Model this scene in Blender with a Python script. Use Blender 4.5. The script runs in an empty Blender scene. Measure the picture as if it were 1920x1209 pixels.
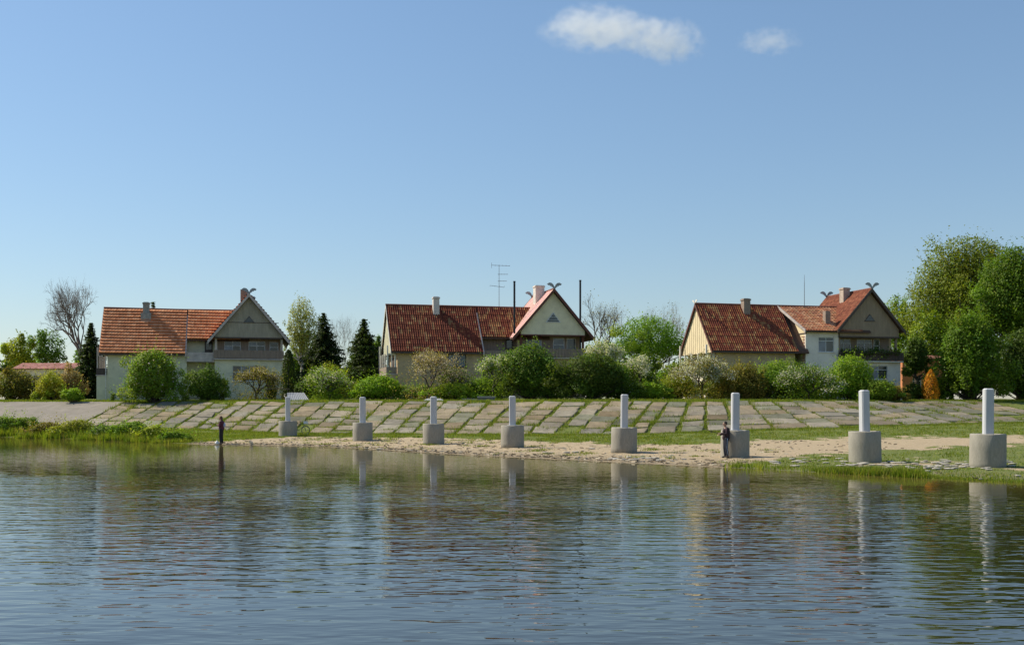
import bpy, math, random
import numpy as np
from mathutils import Vector, Matrix

# ---------------------------------------------------------------- camera, sky, sun, exposure
SC = bpy.context.scene
COL = SC.collection
F_PX, CX, HY, HC = 2000.0, 960.0, 762.0, 2.55        # focal length (photo pixels), centre column, horizon row, eye height

cam_d = bpy.data.cameras.new('camera'); cam = bpy.data.objects.new('camera', cam_d); COL.objects.link(cam)
cam.location = (0, 0, HC); cam.rotation_euler = (math.radians(90), 0, 0)
cam_d.sensor_width = 36.0; cam_d.lens = F_PX / 1920 * 36.0
cam_d.shift_y = (HY - 604.5) / 1920.0
cam_d.clip_end = 20000; cam_d.clip_start = 0.1
SC.camera = cam

SUN_AZ, SUN_EL = math.radians(-69), math.radians(43.5)   # azimuth from +Y towards +X
SUN_DIR = Vector((math.sin(SUN_AZ) * math.cos(SUN_EL), math.cos(SUN_AZ) * math.cos(SUN_EL), math.sin(SUN_EL)))
world = bpy.data.worlds.new('World'); SC.world = world; world.use_nodes = True
wn = world.node_tree; wn.nodes.clear()
w_out = wn.nodes.new('ShaderNodeOutputWorld'); w_bg = wn.nodes.new('ShaderNodeBackground'); w_sky = wn.nodes.new('ShaderNodeTexSky')
w_sky.sky_type = 'NISHITA'; w_sky.sun_disc = False
w_sky.sun_elevation = SUN_EL; w_sky.sun_rotation = SUN_AZ
w_sky.altitude = 0; w_sky.air_density = 1.3; w_sky.dust_density = 0.3; w_sky.ozone_density = 8.0
w_bg.inputs['Strength'].default_value = 0.145
w_gam = wn.nodes.new('ShaderNodeGamma'); w_gam.inputs[1].default_value = 0.8      # the photograph's sky is flatter than the model's
wn.links.new(w_sky.outputs[0], w_gam.inputs[0]); wn.links.new(w_gam.outputs[0], w_bg.inputs[0]); wn.links.new(w_bg.outputs[0], w_out.inputs[0])

sun_d = bpy.data.lights.new('sun', 'SUN'); sun_d.energy = 5.0; sun_d.angle = math.radians(0.53); sun_d.color = (1.0, 0.91, 0.74)
sun = bpy.data.objects.new('sun', sun_d); COL.objects.link(sun)
sun.rotation_euler = (-SUN_DIR).to_track_quat('-Z', 'Y').to_euler()
sun.location = SUN_DIR * 300

vs = SC.view_settings
vs.view_transform = 'Standard'; vs.look = 'None'; vs.gamma = 1.0; vs.exposure = 0.26; vs.use_curve_mapping = False
SC.render.engine = 'CYCLES'
cy = SC.cycles
cy.use_denoising = True
cy.max_bounces = 6; cy.diffuse_bounces = 3; cy.glossy_bounces = 3; cy.transmission_bounces = 4; cy.transparent_max_bounces = 6
cy.volume_bounces = 2; cy.caustics_reflective = False; cy.caustics_refractive = False

# ---------------------------------------------------------------- helpers
def lin(r, g, b, k=1.0):
    f = lambda c: ((c / 255 + 0.055) / 1.055) ** 2.4 if c > 10 else c / 255 / 12.92
    return (f(r) * k, f(g) * k, f(b) * k)

def at(px, py, Y):
    return Vector(((px - CX) / F_PX * Y, Y, HC + (HY - py) / F_PX * Y))

def new_mat(name):
    m = bpy.data.materials.new(name); m.use_nodes = True
    nt = m.node_tree; nt.nodes.clear()
    out = nt.nodes.new('ShaderNodeOutputMaterial'); bs = nt.nodes.new('ShaderNodeBsdfPrincipled')
    nt.links.new(bs.outputs[0], out.inputs[0])
    return m, nt, bs, out

def N(nt, kind, **kw):
    n = nt.nodes.new(kind)
    for k, v in kw.items():
        if k.startswith('in_'):
            n.inputs[k[3:].replace('_', ' ')].default_value = v
        else:
            setattr(n, k, v)
    return n

def ramp(nt, stops, interp='LINEAR'):
    r = nt.nodes.new('ShaderNodeValToRGB'); r.color_ramp.interpolation = interp
    els = r.color_ramp.elements
    els[0].position, els[0].color = stops[0][0], (*stops[0][1], 1)
    els[1].position, els[1].color = stops[-1][0], (*stops[-1][1], 1)
    for p, c in stops[1:-1]:
        e = els.new(p); e.color = (*c, 1)
    return r

def mix_rgb(nt, fac, a, b, blend='MIX'):
    m = nt.nodes.new('ShaderNodeMix'); m.data_type = 'RGBA'; m.blend_type = blend
    for sock, val in ((m.inputs[0], fac), (m.inputs[6], a), (m.inputs[7], b)):
        if hasattr(val, 'is_linked') or hasattr(val, 'links'):
            nt.links.new(val, sock)
        elif isinstance(val, (int, float)):
            sock.default_value = val
        else:
            sock.default_value = (*val, 1) if len(val) == 3 else val
    return m.outputs[2]

def obj_coords(nt, scale=(1, 1, 1)):
    tc = nt.nodes.new('ShaderNodeTexCoord'); mp = nt.nodes.new('ShaderNodeMapping')
    mp.inputs['Scale'].default_value = scale
    nt.links.new(tc.outputs['Object'], mp.inputs[0])
    return mp.outputs[0]

def noise(nt, vec, scale, detail=4, rough=0.6):
    n = nt.nodes.new('ShaderNodeTexNoise'); n.inputs['Scale'].default_value = scale
    n.inputs['Detail'].default_value = detail; n.inputs['Roughness'].default_value = rough
    nt.links.new(vec, n.inputs['Vector'])
    return n.outputs['Fac']

def bump(nt, bs, h, strength, dist):
    b = nt.nodes.new('ShaderNodeBump'); b.inputs['Strength'].default_value = strength; b.inputs['Distance'].default_value = dist
    nt.links.new(h, b.inputs['Height']); nt.links.new(b.outputs[0], bs.inputs['Normal'])
    return b

def weathered(name, col, var=0.25, dirt=None, rough=0.85, scale=1.5, fine=18, bump_s=0.3, bump_d=0.01, stretch=(1, 1, 1), dirt_amt=0.5):
    """plain matt surface with blotches, fine grain and optional dirt stains"""
    m, nt, bs, out = new_mat(name)
    v = obj_coords(nt, stretch)
    n1 = noise(nt, v, scale, 6, 0.65); n2 = noise(nt, v, fine, 4, 0.6)
    c_lo = tuple(c * (1 - var) for c in col); c_hi = tuple(min(1, c * (1 + var)) for c in col)
    r = ramp(nt, [(0.3, c_lo), (0.7, c_hi)]); nt.links.new(n1, r.inputs[0])
    r2 = ramp(nt, [(0.25, (1 - var * .8,) * 3), (0.75, (1 + var * .4,) * 3)]); nt.links.new(n2, r2.inputs[0])
    c = mix_rgb(nt, 1.0, r.outputs[0], r2.outputs[0], 'MULTIPLY')
    if dirt:
        nd = noise(nt, v, scale * 0.7 + 0.3, 8, 0.7)
        rd = ramp(nt, [(0.48, (0, 0, 0)), (0.68, (dirt_amt,) * 3)]); nt.links.new(nd, rd.inputs[0])
        c = mix_rgb(nt, rd.outputs[0], c, dirt)
    nt.links.new(c, bs.inputs['Base Color'])
    bs.inputs['Roughness'].default_value = rough
    if bump_s: bump(nt, bs, n2, bump_s, bump_d)
    return m

def attr_mat(name, rough=0.8, var=0.15, scale=6, spec=0.3, bump_s=0.0):
    """colour comes from the piece's own colour attribute (each tile or slab has its own tone)"""
    m, nt, bs, out = new_mat(name)
    a = N(nt, 'ShaderNodeAttribute', attribute_name='col')
    v = obj_coords(nt); n1 = noise(nt, v, scale, 6, 0.7)
    r = ramp(nt, [(0.3, (1 - var,) * 3), (0.72, (1 + var,) * 3)]); nt.links.new(n1, r.inputs[0])
    c = mix_rgb(nt, 1.0, a.outputs['Color'], r.outputs[0], 'MULTIPLY')
    nt.links.new(c, bs.inputs['Base Color']); bs.inputs['Roughness'].default_value = rough
    bs.inputs['Specular IOR Level'].default_value = spec
    if bump_s: bump(nt, bs, n1, bump_s, 0.02)
    return m

def leaf_mat(name, trans=0.35, rough=0.6):
    m, nt, bs, out = new_mat(name)
    a = N(nt, 'ShaderNodeAttribute', attribute_name='col')
    nt.links.new(a.outputs['Color'], bs.inputs['Base Color'])
    bs.inputs['Roughness'].default_value = rough; bs.inputs['Specular IOR Level'].default_value = 0.25
    tr = nt.nodes.new('ShaderNodeBsdfTranslucent'); g = mix_rgb(nt, 1.0, a.outputs['Color'], (1.25, 1.3, 0.6), 'MULTIPLY')
    nt.links.new(g, tr.inputs[0])
    mx = nt.nodes.new('ShaderNodeMixShader'); mx.inputs[0].default_value = trans
    nt.links.new(bs.outputs[0], mx.inputs[1]); nt.links.new(tr.outputs[0], mx.inputs[2]); nt.links.new(mx.outputs[0], out.inputs[0])
    return m

def plain(name, col, rough=0.6, metal=0.0, spec=0.5):
    m, nt, bs, out = new_mat(name)
    v = obj_coords(nt); n1 = noise(nt, v, 7, 5, 0.65)
    r = ramp(nt, [(0.3, tuple(c * 0.85 for c in col)), (0.7, tuple(min(1, c * 1.12) for c in col))]); nt.links.new(n1, r.inputs[0])
    nt.links.new(r.outputs[0], bs.inputs['Base Color'])
    bs.inputs['Roughness'].default_value = rough; bs.inputs['Metallic'].default_value = metal; bs.inputs['Specular IOR Level'].default_value = spec
    return m

class MB:
    """collects shapes for ONE mesh"""
    def __init__(s): s.v = []; s.f = []; s.c = []; s.cur = None
    def add(s, vs, fs):
        o = len(s.v); s.v += [tuple(p) for p in vs]; s.f += [tuple(i + o for i in f) for f in fs]
        if s.cur is not None: s.c += [s.cur] * len(fs)
        return s
    def box(s, x0, x1, y0, y1, z0, z1):
        v = [(x, y, z) for z in (z0, z1) for y in (y0, y1) for x in (x0, x1)]
        return s.add(v, [(0, 2, 3, 1), (4, 5, 7, 6), (0, 1, 5, 4), (2, 6, 7, 3), (0, 4, 6, 2), (1, 3, 7, 5)])
    def bevel_box(s, x0, x1, y0, y1, z0, z1, e=0.03):
        # vertical chamfered corners plus a chamfered top
        def ring(i, z): return [(x0 + e + i, y0 + i, z), (x1 - e - i, y0 + i, z), (x1 - i, y0 + e + i, z), (x1 - i, y1 - e - i, z), (x1 - e - i, y1 - i, z), (x0 + e + i, y1 - i, z), (x0 + i, y1 - e - i, z), (x0 + i, y0 + e + i, z)]
        R = [ring(0, z0), ring(0, z1 - e), ring(e, z1)]
        return s.loft(R)
    def loft(s, rings, cap0=True, cap1=True):
        n = len(rings[0]); v = [p for r in rings for p in r]; f = []
        for k in range(len(rings) - 1):
            for i in range(n):
                j = (i + 1) % n; f.append((k * n + i, k * n + j, (k + 1) * n + j, (k + 1) * n + i))
        if cap0: f.append(tuple(range(n - 1, -1, -1)))
        if cap1: f.append(tuple((len(rings) - 1) * n + i for i in range(n)))
        return s.add(v, f)
    def prism(s, poly, d):
        """polygon of 3-d points extruded by vector d"""
        d = Vector(d); n = len(poly); v = [Vector(p) for p in poly]; v += [p + d for p in v]
        f = [tuple(range(n - 1, -1, -1)), tuple(range(n, 2 * n))] + [(i, (i + 1) % n, n + (i + 1) % n, n + i) for i in range(n)]
        return s.add(v, f)
    def tube(s, pts, rad, n=6, flat=1.0, cap=True):
        pts = [Vector(p) for p in pts]; rings = []
        if not isinstance(rad, (list, tuple)): rad = [rad] * len(pts)
        prev = None
        for i, p in enumerate(pts):
            t = (pts[min(i + 1, len(pts) - 1)] - pts[max(i - 1, 0)])
            if t.length < 1e-6: t = Vector((0, 0, 1))
            t.normalize()
            ref = Vector((0, 1, 0)) if abs(t.y) < 0.9 else Vector((1, 0, 0))
            if prev is not None: ref = prev
            a = t.cross(ref)
            if a.length < 1e-4: a = t.cross(Vector((1, 0.1, 0.2)))
            a.normalize(); b = a.cross(t).normalized(); prev = b
            rings.append([p + (a * math.cos(2 * math.pi * k / n) * flat + b * math.sin(2 * math.pi * k / n)) * rad[i] for k in range(n)])
        return s.loft(rings, cap, cap)
    def ball(s, c, r, nu=10, nv=7):
        c = Vector(c); r = r if isinstance(r, (tuple, list)) else (r, r, r)
        rings = [[c + Vector((math.cos(2 * math.pi * i / nu) * math.sin(t) * r[0], math.sin(2 * math.pi * i / nu) * math.sin(t) * r[1], -math.cos(t) * r[2])) for i in range(nu)]
                 for t in [math.pi * (k + 0.4) / (nv - 0.2) for k in range(nv)]]
        return s.loft(rings)
    def lathe(s, c, prof, n=24):
        c = Vector(c)
        return s.loft([[c + Vector((math.cos(2 * math.pi * i / n) * r, math.sin(2 * math.pi * i / n) * r, z)) for i in range(n)] for r, z in prof])
    def torus(s, c, R, r, axis, n=24, m=6):
        c = Vector(c); ax = Vector(axis).normalized(); u = ax.orthogonal().normalized(); w = ax.cross(u); v = []; f = []
        for i in range(n):
            t = 2 * math.pi * i / n; d = u * math.cos(t) + w * math.sin(t)
            for k in range(m):
                q = 2 * math.pi * k / m; v.append(c + d * (R + r * math.cos(q)) + ax * r * math.sin(q))
        for i in range(n):
            for k in range(m):
                f.append((i * m + k, i * m + (k + 1) % m, ((i + 1) % n) * m + (k + 1) % m, ((i + 1) % n) * m + k))
        return s.add(v, f)
    def mesh(s, name):
        me = bpy.data.meshes.new(name); me.from_pydata(s.v, [], s.f); me.update()
        if s.c and len(s.c) == len(s.f):
            ca = me.color_attributes.new('col', 'FLOAT_COLOR', 'CORNER')
            d = np.ones((len(me.loops), 4), np.float32); k = 0
            cnt = np.array([len(f) for f in s.f]); d[:, :3] = np.repeat(np.array(s.c, np.float32), cnt, axis=0)
            ca.data.foreach_set('color', d.ravel())
        return me
    def build(s, name, mat, parent=None, smooth=False):
        me = s.mesh(name)
        return link(name, me, mat, parent, smooth)

def link(name, me, mat, parent=None, smooth=False):
    if mat is not None and not me.materials: me.materials.append(mat)
    if smooth: me.polygons.foreach_set('use_smooth', np.ones(len(me.polygons), bool))
    o = bpy.data.objects.new(name, me); COL.objects.link(o)
    if parent is not None: o.parent = parent
    return o

def np_mesh(name, verts, quads, cols=None, tri=False):
    """fast mesh from numpy arrays; cols per face"""
    me = bpy.data.meshes.new(name); k = quads.shape[1]
    me.vertices.add(len(verts)); me.vertices.foreach_set('co', verts.astype(np.float32).ravel())
    me.loops.add(quads.size); me.loops.foreach_set('vertex_index', quads.astype(np.int32).ravel())
    me.polygons.add(len(quads)); me.polygons.foreach_set('loop_start', np.arange(0, quads.size, k, dtype=np.int32))
    me.polygons.foreach_set('loop_total', np.full(len(quads), k, dtype=np.int32))
    me.update(calc_edges=True)
    if cols is not None:
        ca = me.color_attributes.new('col', 'FLOAT_COLOR', 'CORNER')
        d = np.ones((quads.size, 4), np.float32); d[:, :3] = np.repeat(cols, k, axis=0)
        ca.data.foreach_set('color', d.ravel())
    return me

def empty(name, loc, rz=0.0):
    o = bpy.data.objects.new(name, None); COL.objects.link(o); o.location = loc; o.rotation_euler = (0, 0, rz); o.empty_display_size = 0.3
    return o

def tag(o, label=None, cat=None, group=None, kind=None):
    if label: o['label'] = label
    if cat: o['category'] = cat
    if group: o['group'] = group
    if kind: o['kind'] = kind
    return o

# ---------------------------------------------------------------- the lie of the land
def img_curve(tab):
    """(photo column, distance, height) -> arrays of X, Y, z along the bank"""
    X = np.array([(x - CX) / F_PX * d for x, d, z in tab]); Y = np.array([d for x, d, z in tab]); Z = np.array([z for x, d, z in tab])
    return X, Y, Z

def smooth_interp(X, Y, x, passes=2):
    """interpolated curve, softened so that the bank bends instead of kinking"""
    g = np.linspace(-400, 400, 4001); y = np.interp(g, X, Y)
    w = 15
    for _ in range(passes):
        y = np.convolve(np.pad(y, w, mode='edge'), np.ones(2 * w + 1) / (2 * w + 1), 'valid')
    return np.interp(x, g, y)

SHORE = img_curve([(-2500, 118, 0), (-600, 98, 0), (0, 90, 0), (100, 86, 0), (200, 82, 0), (320, 74, 0), (400, 71.5, 0), (470, 70, 0), (560, 69.5, 0), (640, 66.5, 0),
                   (700, 63.8, 0), (800, 58.6, 0), (960, 53.7, 0), (1100, 50, 0), (1200, 48, 0), (1300, 45.7, 0), (1420, 43.2, 0), (1500, 42, 0), (1600, 40.5, 0),
                   (1700, 38.2, 0), (1850, 36.8, 0), (1920, 35.6, 0), (2600, 28, 0), (8000, 20, 0)])
FOOT = img_curve([(-2500, 104, .75), (-600, 97, .75), (0, 93, .72), (200, 91, .70), (380, 88, .68), (460, 86, .56), (540, 84, .45), (700, 81, .50), (860, 78.3, .52), (1000, 76.4, .53),
                  (1200, 75.5, .55), (1300, 76, .72), (1400, 76.8, .85), (1480, 77.4, .92), (1620, 78, 1.08), (1790, 83, 1.2), (1920, 88, 1.25), (2500, 102, 1.3), (5000, 130, 1.3)])
PHI = ([-80, -38, -20, -8, 2, 6.5, 9.5, 11, 13, 15, 17.5, 20, 24, 29, 35, 45], [3, 3, 5, 10, 17, 20, 20, 15, 11, 8, 5, 1, -5, -12, -17, -20])   # uphill azimuth along the foot
RUN = 10.5
def foot_y(X): return smooth_interp(FOOT[0], FOOT[1], X)
def foot_z(X): return smooth_interp(FOOT[0], FOOT[2], X)
def shore_y(X): return smooth_interp(SHORE[0], SHORE[1], X, 1)
def phi(X): return np.radians(smooth_interp(np.array(PHI[0], float), np.array(PHI[1], float), X))
_fx = np.linspace(-150, 150, 1500); _ph = phi(_fx)
_tx = _fx + RUN * np.sin(_ph); _ty = foot_y(_fx) + RUN * np.cos(_ph)
_o = np.argsort(_tx); TOPX, TOPY = _tx[_o], _ty[_o]
def top_y(X): return smooth_interp(TOPX, TOPY, X, 1)
def top_z(X): return HC + 8.0 / F_PX * top_y(X)

def gz(X, Y):
    """ground height"""
    X = np.asarray(X, float); Y = np.asarray(Y, float)
    ys, yf, yt = shore_y(X), foot_y(X), top_y(X); zf, zt = foot_z(X), top_z(X)
    v = (Y - ys) / (yf - ys)
    bench = zf * (0.62 * np.clip(v, 0, 1) + 0.38 * np.clip(v, 0, 1) ** 2.2)
    under = -0.10 * (ys - Y)
    slope = zf + (zt - zf) * (Y - yf) / (yt - yf)
    plat = zt + 0.42 * np.clip((Y - yt) / 14, 0, 1)
    z = np.where(Y < ys, np.maximum(under, -2.2), np.where(Y < yf, bench, np.where(Y < yt, slope, plat)))
    return z

def wob(X, Y, s=1.0, seed=0):
    """cheap smooth pseudo-noise in -1..1"""
    a = np.sin(X * 1.31 * s + 0.7 * seed + 1.3 * np.sin(Y * 0.83 * s + seed)) + np.sin(Y * 1.17 * s + 2.1 * seed + 1.1 * np.sin(X * 0.71 * s)) + 0.6 * np.sin((X + Y) * 2.3 * s + seed) + 0.6 * np.sin((X - 1.4 * Y) * 3.1 * s - seed)
    return a / 3.2

def cover(X, Y):
    """0 grass .. 1 sand on the beach bench"""
    ys, yf = shore_y(X), foot_y(X); v = (Y - ys) / (yf - ys); xi = X / np.maximum(Y, 1) * F_PX + CX
    hi = np.interp(xi, [0, 330, 420, 560, 700, 860, 1000, 1150, 1300, 1450, 1700, 1920, 2200], [-.2, -.1, .35, .72, .80, .80, .74, .66, .64, .76, .78, .74, .6])
    lo = np.interp(xi, [0, 1280, 1380, 1460, 1550, 1700, 1800, 1920], [-.4, -.4, .05, .2, .34, .46, .52, .55])
    n = wob(X, Y, 0.9, 3) * 0.05 + wob(X, Y, 2.7, 5) * 0.045
    s = np.clip((hi + n - v) / 0.07, 0, 1) * np.clip((v - lo + n) / 0.07, 0, 1)
    bare = np.clip((wob(X, Y, 1.9, 9) - 0.35) * 3, 0, 1) * (v > 0) * (v < 0.5) * (xi > 1350)      # worn patches
    strip = np.clip(1 - np.abs(v - (0.20 + 0.03 * np.sin(X * .8))) / 0.07, 0, 1) * np.clip((xi - 1540) / 60, 0, 1) * (0.6 + 0.4 * wob(X, Y, 3.3, 14))
    return np.clip(np.maximum(np.maximum(s, bare * 0.7), strip), 0, 1)

def build_ground():
    xs = np.unique(np.concatenate([np.linspace(-260, -62, 30), np.arange(-62, 62, 0.33), np.linspace(62, 260, 30)]))
    ys, yf, yt = shore_y(xs), foot_y(xs), top_y(xs)
    rows = [ys - 40, ys - 12, ys - 4, ys - 1.5, ys - .5]
    kinds = [0] * 5
    nb = 64
    for k in range(nb + 1): rows.append(ys + (yf - ys) * k / nb)
    for k in range(1, 15): rows.append(yf + (yt - yf) * k / 14)
    for d in (0.4, 1, 2, 4, 7, 10, 14, 20, 30, 50, 80): rows.append(yt + d)
    R = np.array(rows); Xg = np.broadcast_to(xs, R.shape)
    Z = gz(Xg, R)
    ys2 = ys[None, :]; yf2 = yf[None, :]; yt2 = yt[None, :]
    on_bench = (R > ys2 + 0.2) & (R < yf2 - 0.05)
    Z = Z + np.where(on_bench, (wob(Xg, R, 1.3, 1) * 0.035 + wob(Xg, R, 4.1, 2) * 0.028) * np.clip((R - ys2) / 2, 0, 1), 0)
    Z = Z + np.where(R > yt2 + 0.3, wob(Xg, R, 0.9, 4) * 0.04, 0)
    Z = Z - np.where((R > yf2 + 0.2) & (R < yt2 - 0.1), 0.03, 0)
    nr, nc = R.shape
    V = np.stack([Xg, R, Z], -1).reshape(-1, 3)
    i = np.arange(nr - 1)[:, None] * nc + np.arange(nc - 1)[None, :]
    Q = np.stack([i, i + 1, i + nc + 1, i + nc], -1).reshape(-1, 4)
    me = np_mesh('riverbank', V, Q)
    c = cover(V[:, 0], V[:, 1]); v = (V[:, 1] - shore_y(V[:, 0])) / (foot_y(V[:, 0]) - shore_y(V[:, 0]))
    wet = np.clip(1 - (V[:, 2]) / 0.10, 0, 1)
    sand = np.where(v < 0.0, 1.0, np.where(v > 1, 0.0, c))
    at_ = me.attributes.new('sand', 'FLOAT', 'POINT'); at_.data.foreach_set('value', sand.astype(np.float32))
    at_ = me.attributes.new('wet', 'FLOAT', 'POINT'); at_.data.foreach_set('value', wet.astype(np.float32))
    me.polygons.foreach_set('use_smooth', np.ones(len(me.polygons), bool))
    m, nt, bs, out = new_mat('bank_soil')
    vv = obj_coords(nt)
    n1 = noise(nt, vv, 0.9, 6, 0.7); n2 = noise(nt, vv, 7, 6, 0.75); n3 = noise(nt, vv, 26, 3, 0.6)
    rs = ramp(nt, [(0.3, (0.36, 0.265, 0.16)), (0.5, (0.54, 0.415, 0.255)), (0.75, (0.68, 0.55, 0.37))]); nt.links.new(n2, rs.inputs[0])
    rg = ramp(nt, [(0.28, (0.075, 0.115, 0.014)), (0.45, (0.14, 0.185, 0.022)), (0.6, (0.22, 0.23, 0.045)), (0.75, (0.33, 0.27, 0.12))]); nt.links.new(n2, rg.inputs[0])
    a1 = N(nt, 'ShaderNodeAttribute', attribute_name='sand'); a2 = N(nt, 'ShaderNodeAttribute', attribute_name='wet')
    add = N(nt, 'ShaderNodeMath', operation='MULTIPLY_ADD'); nt.links.new(n3, add.inputs[0]); add.inputs[1].default_value = 0.7; add.inputs[2].default_value = -0.35
    ad2 = N(nt, 'ShaderNodeMath', operation='ADD'); nt.links.new(a1.outputs['Fac'], ad2.inputs[0]); nt.links.new(add.outputs[0], ad2.inputs[1])
    rr = ramp(nt, [(0.38, (0, 0, 0)), (0.62, (1, 1, 1))]); nt.links.new(ad2.outputs[0], rr.inputs[0])
    c1 = mix_rgb(nt, rr.outputs[0], rg.outputs[0], rs.outputs[0])
    wm = N(nt, 'ShaderNodeMath', operation='MULTIPLY'); nt.links.new(a2.outputs['Fac'], wm.inputs[0]); wm.inputs[1].default_value = 0.55
    c2 = mix_rgb(nt, wm.outputs[0], c1, (0.20, 0.15, 0.09))
    nt.links.new(c2, bs.inputs['Base Color']); bs.inputs['Roughness'].default_value = 0.9
    ra = N(nt, 'ShaderNodeMath', operation='ADD'); nt.links.new(n2, ra.inputs[0]); nt.links.new(n3, ra.inputs[1])
    bump(nt, bs, ra.outputs[0], 1.0, 0.10)
    return tag(link('riverbank', me, m), 'sandy and grassy river bank below the houses', None, None, 'structure')

bank = build_ground()

# wide flat land behind
land_m = weathered('far_meadow', (0.09, 0.13, 0.035), 0.35, None, 0.95, 0.05, 1.2, 0)
land = tag(MB().box(-2500, 2500, 168, 4000, 2.0, 3.1).build('ground', land_m), 'flat land behind the houses', None, None, 'structure')

# ---------------------------------------------------------------- river
def build_river():
    xs = np.unique(np.concatenate([np.linspace(-260, -60, 24), np.arange(-60, 60, 1.0), np.linspace(60, 260, 24)]))
    t = np.concatenate([np.linspace(0, 1, 70), [1.05, 1.2]])
    Y = -40 + (shore_y(xs)[None, :] + 40) * t[:, None]
    X = np.broadcast_to(xs, Y.shape); V = np.stack([X, Y, np.zeros_like(Y)], -1).reshape(-1, 3)
    nr, nc = Y.shape; i = np.arange(nr - 1)[:, None] * nc + np.arange(nc - 1)[None, :]
    Q = np.stack([i, i + 1, i + nc + 1, i + nc], -1).reshape(-1, 4)
    me = np_mesh('river', V, Q)
    # wind: still water in the lee of the bank, ruffled further out
    d = shore_y(V[:, 0]) - V[:, 1]; edge = np.interp(V[:, 0], [-60, -30, -18, -5, 5, 12, 20, 40], [12, 25, 30, 24, 12, 8, 6, 6]) + wob(V[:, 0] * .25, V[:, 1] * .3, 1, 2) * 3
    wind = np.clip((d - edge) / 3.5, 0, 1) * np.interp(V[:, 1], [8, 14, 20, 30], [.62, .72, .95, 1.0])
    sh = np.clip(1 - d / np.interp(V[:, 0], [-45, -15, 5, 20], [14, 26, 16, 9]), 0, 1) ** 1.3
    a = me.attributes.new('shallow', 'FLOAT', 'POINT'); a.data.foreach_set('value', sh.astype(np.float32))
    a = me.attributes.new('wind', 'FLOAT', 'POINT'); a.data.foreach_set('value', wind.astype(np.float32))
    m, nt, bs, out = new_mat('river_water')
    sa = N(nt, 'ShaderNodeAttribute', attribute_name='shallow'); nt.links.new(mix_rgb(nt, sa.outputs['Fac'], (0.026, 0.025, 0.012), (0.135, 0.108, 0.028)), bs.inputs['Base Color'])   # sandy bottom shows through the shallows
    bs.inputs['Roughness'].default_value = 0.02
    bs.inputs['IOR'].default_value = 1.333; bs.inputs['Specular IOR Level'].default_value = 1.0
    wv = N(nt, 'ShaderNodeAttribute', attribute_name='wind')
    v1 = obj_coords(nt, (0.62, 1.5, 1)); v2 = obj_coords(nt, (0.6, 1.3, 1)); v3 = obj_coords(nt, (0.07, 0.22, 1))
    n1 = noise(nt, v1, 2.0, 2.0, 0.5); n2 = noise(nt, v2, 0.5, 1, 0.5); n4 = noise(nt, v3, 1.0, 3, 0.6)
    h = N(nt, 'ShaderNodeMath', operation='MULTIPLY_ADD'); nt.links.new(n2, h.inputs[0]); h.inputs[1].default_value = 0.8; nt.links.new(n1, h.inputs[2])
    gust = ramp(nt, [(0.34, (0.3,) * 3), (0.5, (0.75,) * 3), (0.66, (1.15,) * 3)]); nt.links.new(n4, gust.inputs[0])
    g2 = N(nt, 'ShaderNodeMath', operation='MULTIPLY'); nt.links.new(gust.outputs[0], g2.inputs[0]); nt.links.new(wv.outputs['Fac'], g2.inputs[1])
    g3 = N(nt, 'ShaderNodeMath', operation='ADD'); nt.links.new(g2.outputs[0], g3.inputs[0]); g3.inputs[1].default_value = 0.22
    b = bump(nt, bs, h.outputs[0], 1.0, 0.026)
    nt.links.new(g3.outputs[0], b.inputs['Strength'])
    return tag(link('river', me, m), 'rippled river water reflecting sky and houses', None, None, 'structure')
river = build_river()

# ---------------------------------------------------------------- concrete slabs on the slope
slab_m = attr_mat('slab_concrete', 0.92, 0.34, 1.1, 0.2, 0.6)
def slope_point(Xf, t, lift=0.0):
    """point on the slope: Xf along the foot, t 0..1 uphill"""
    p = float(phi(np.array(Xf))); x = Xf + RUN * t * math.sin(p); y = float(foot_y(np.array(Xf))) + RUN * t * math.cos(p)
    return x, y, float(gz(x, y)) + lift

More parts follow.
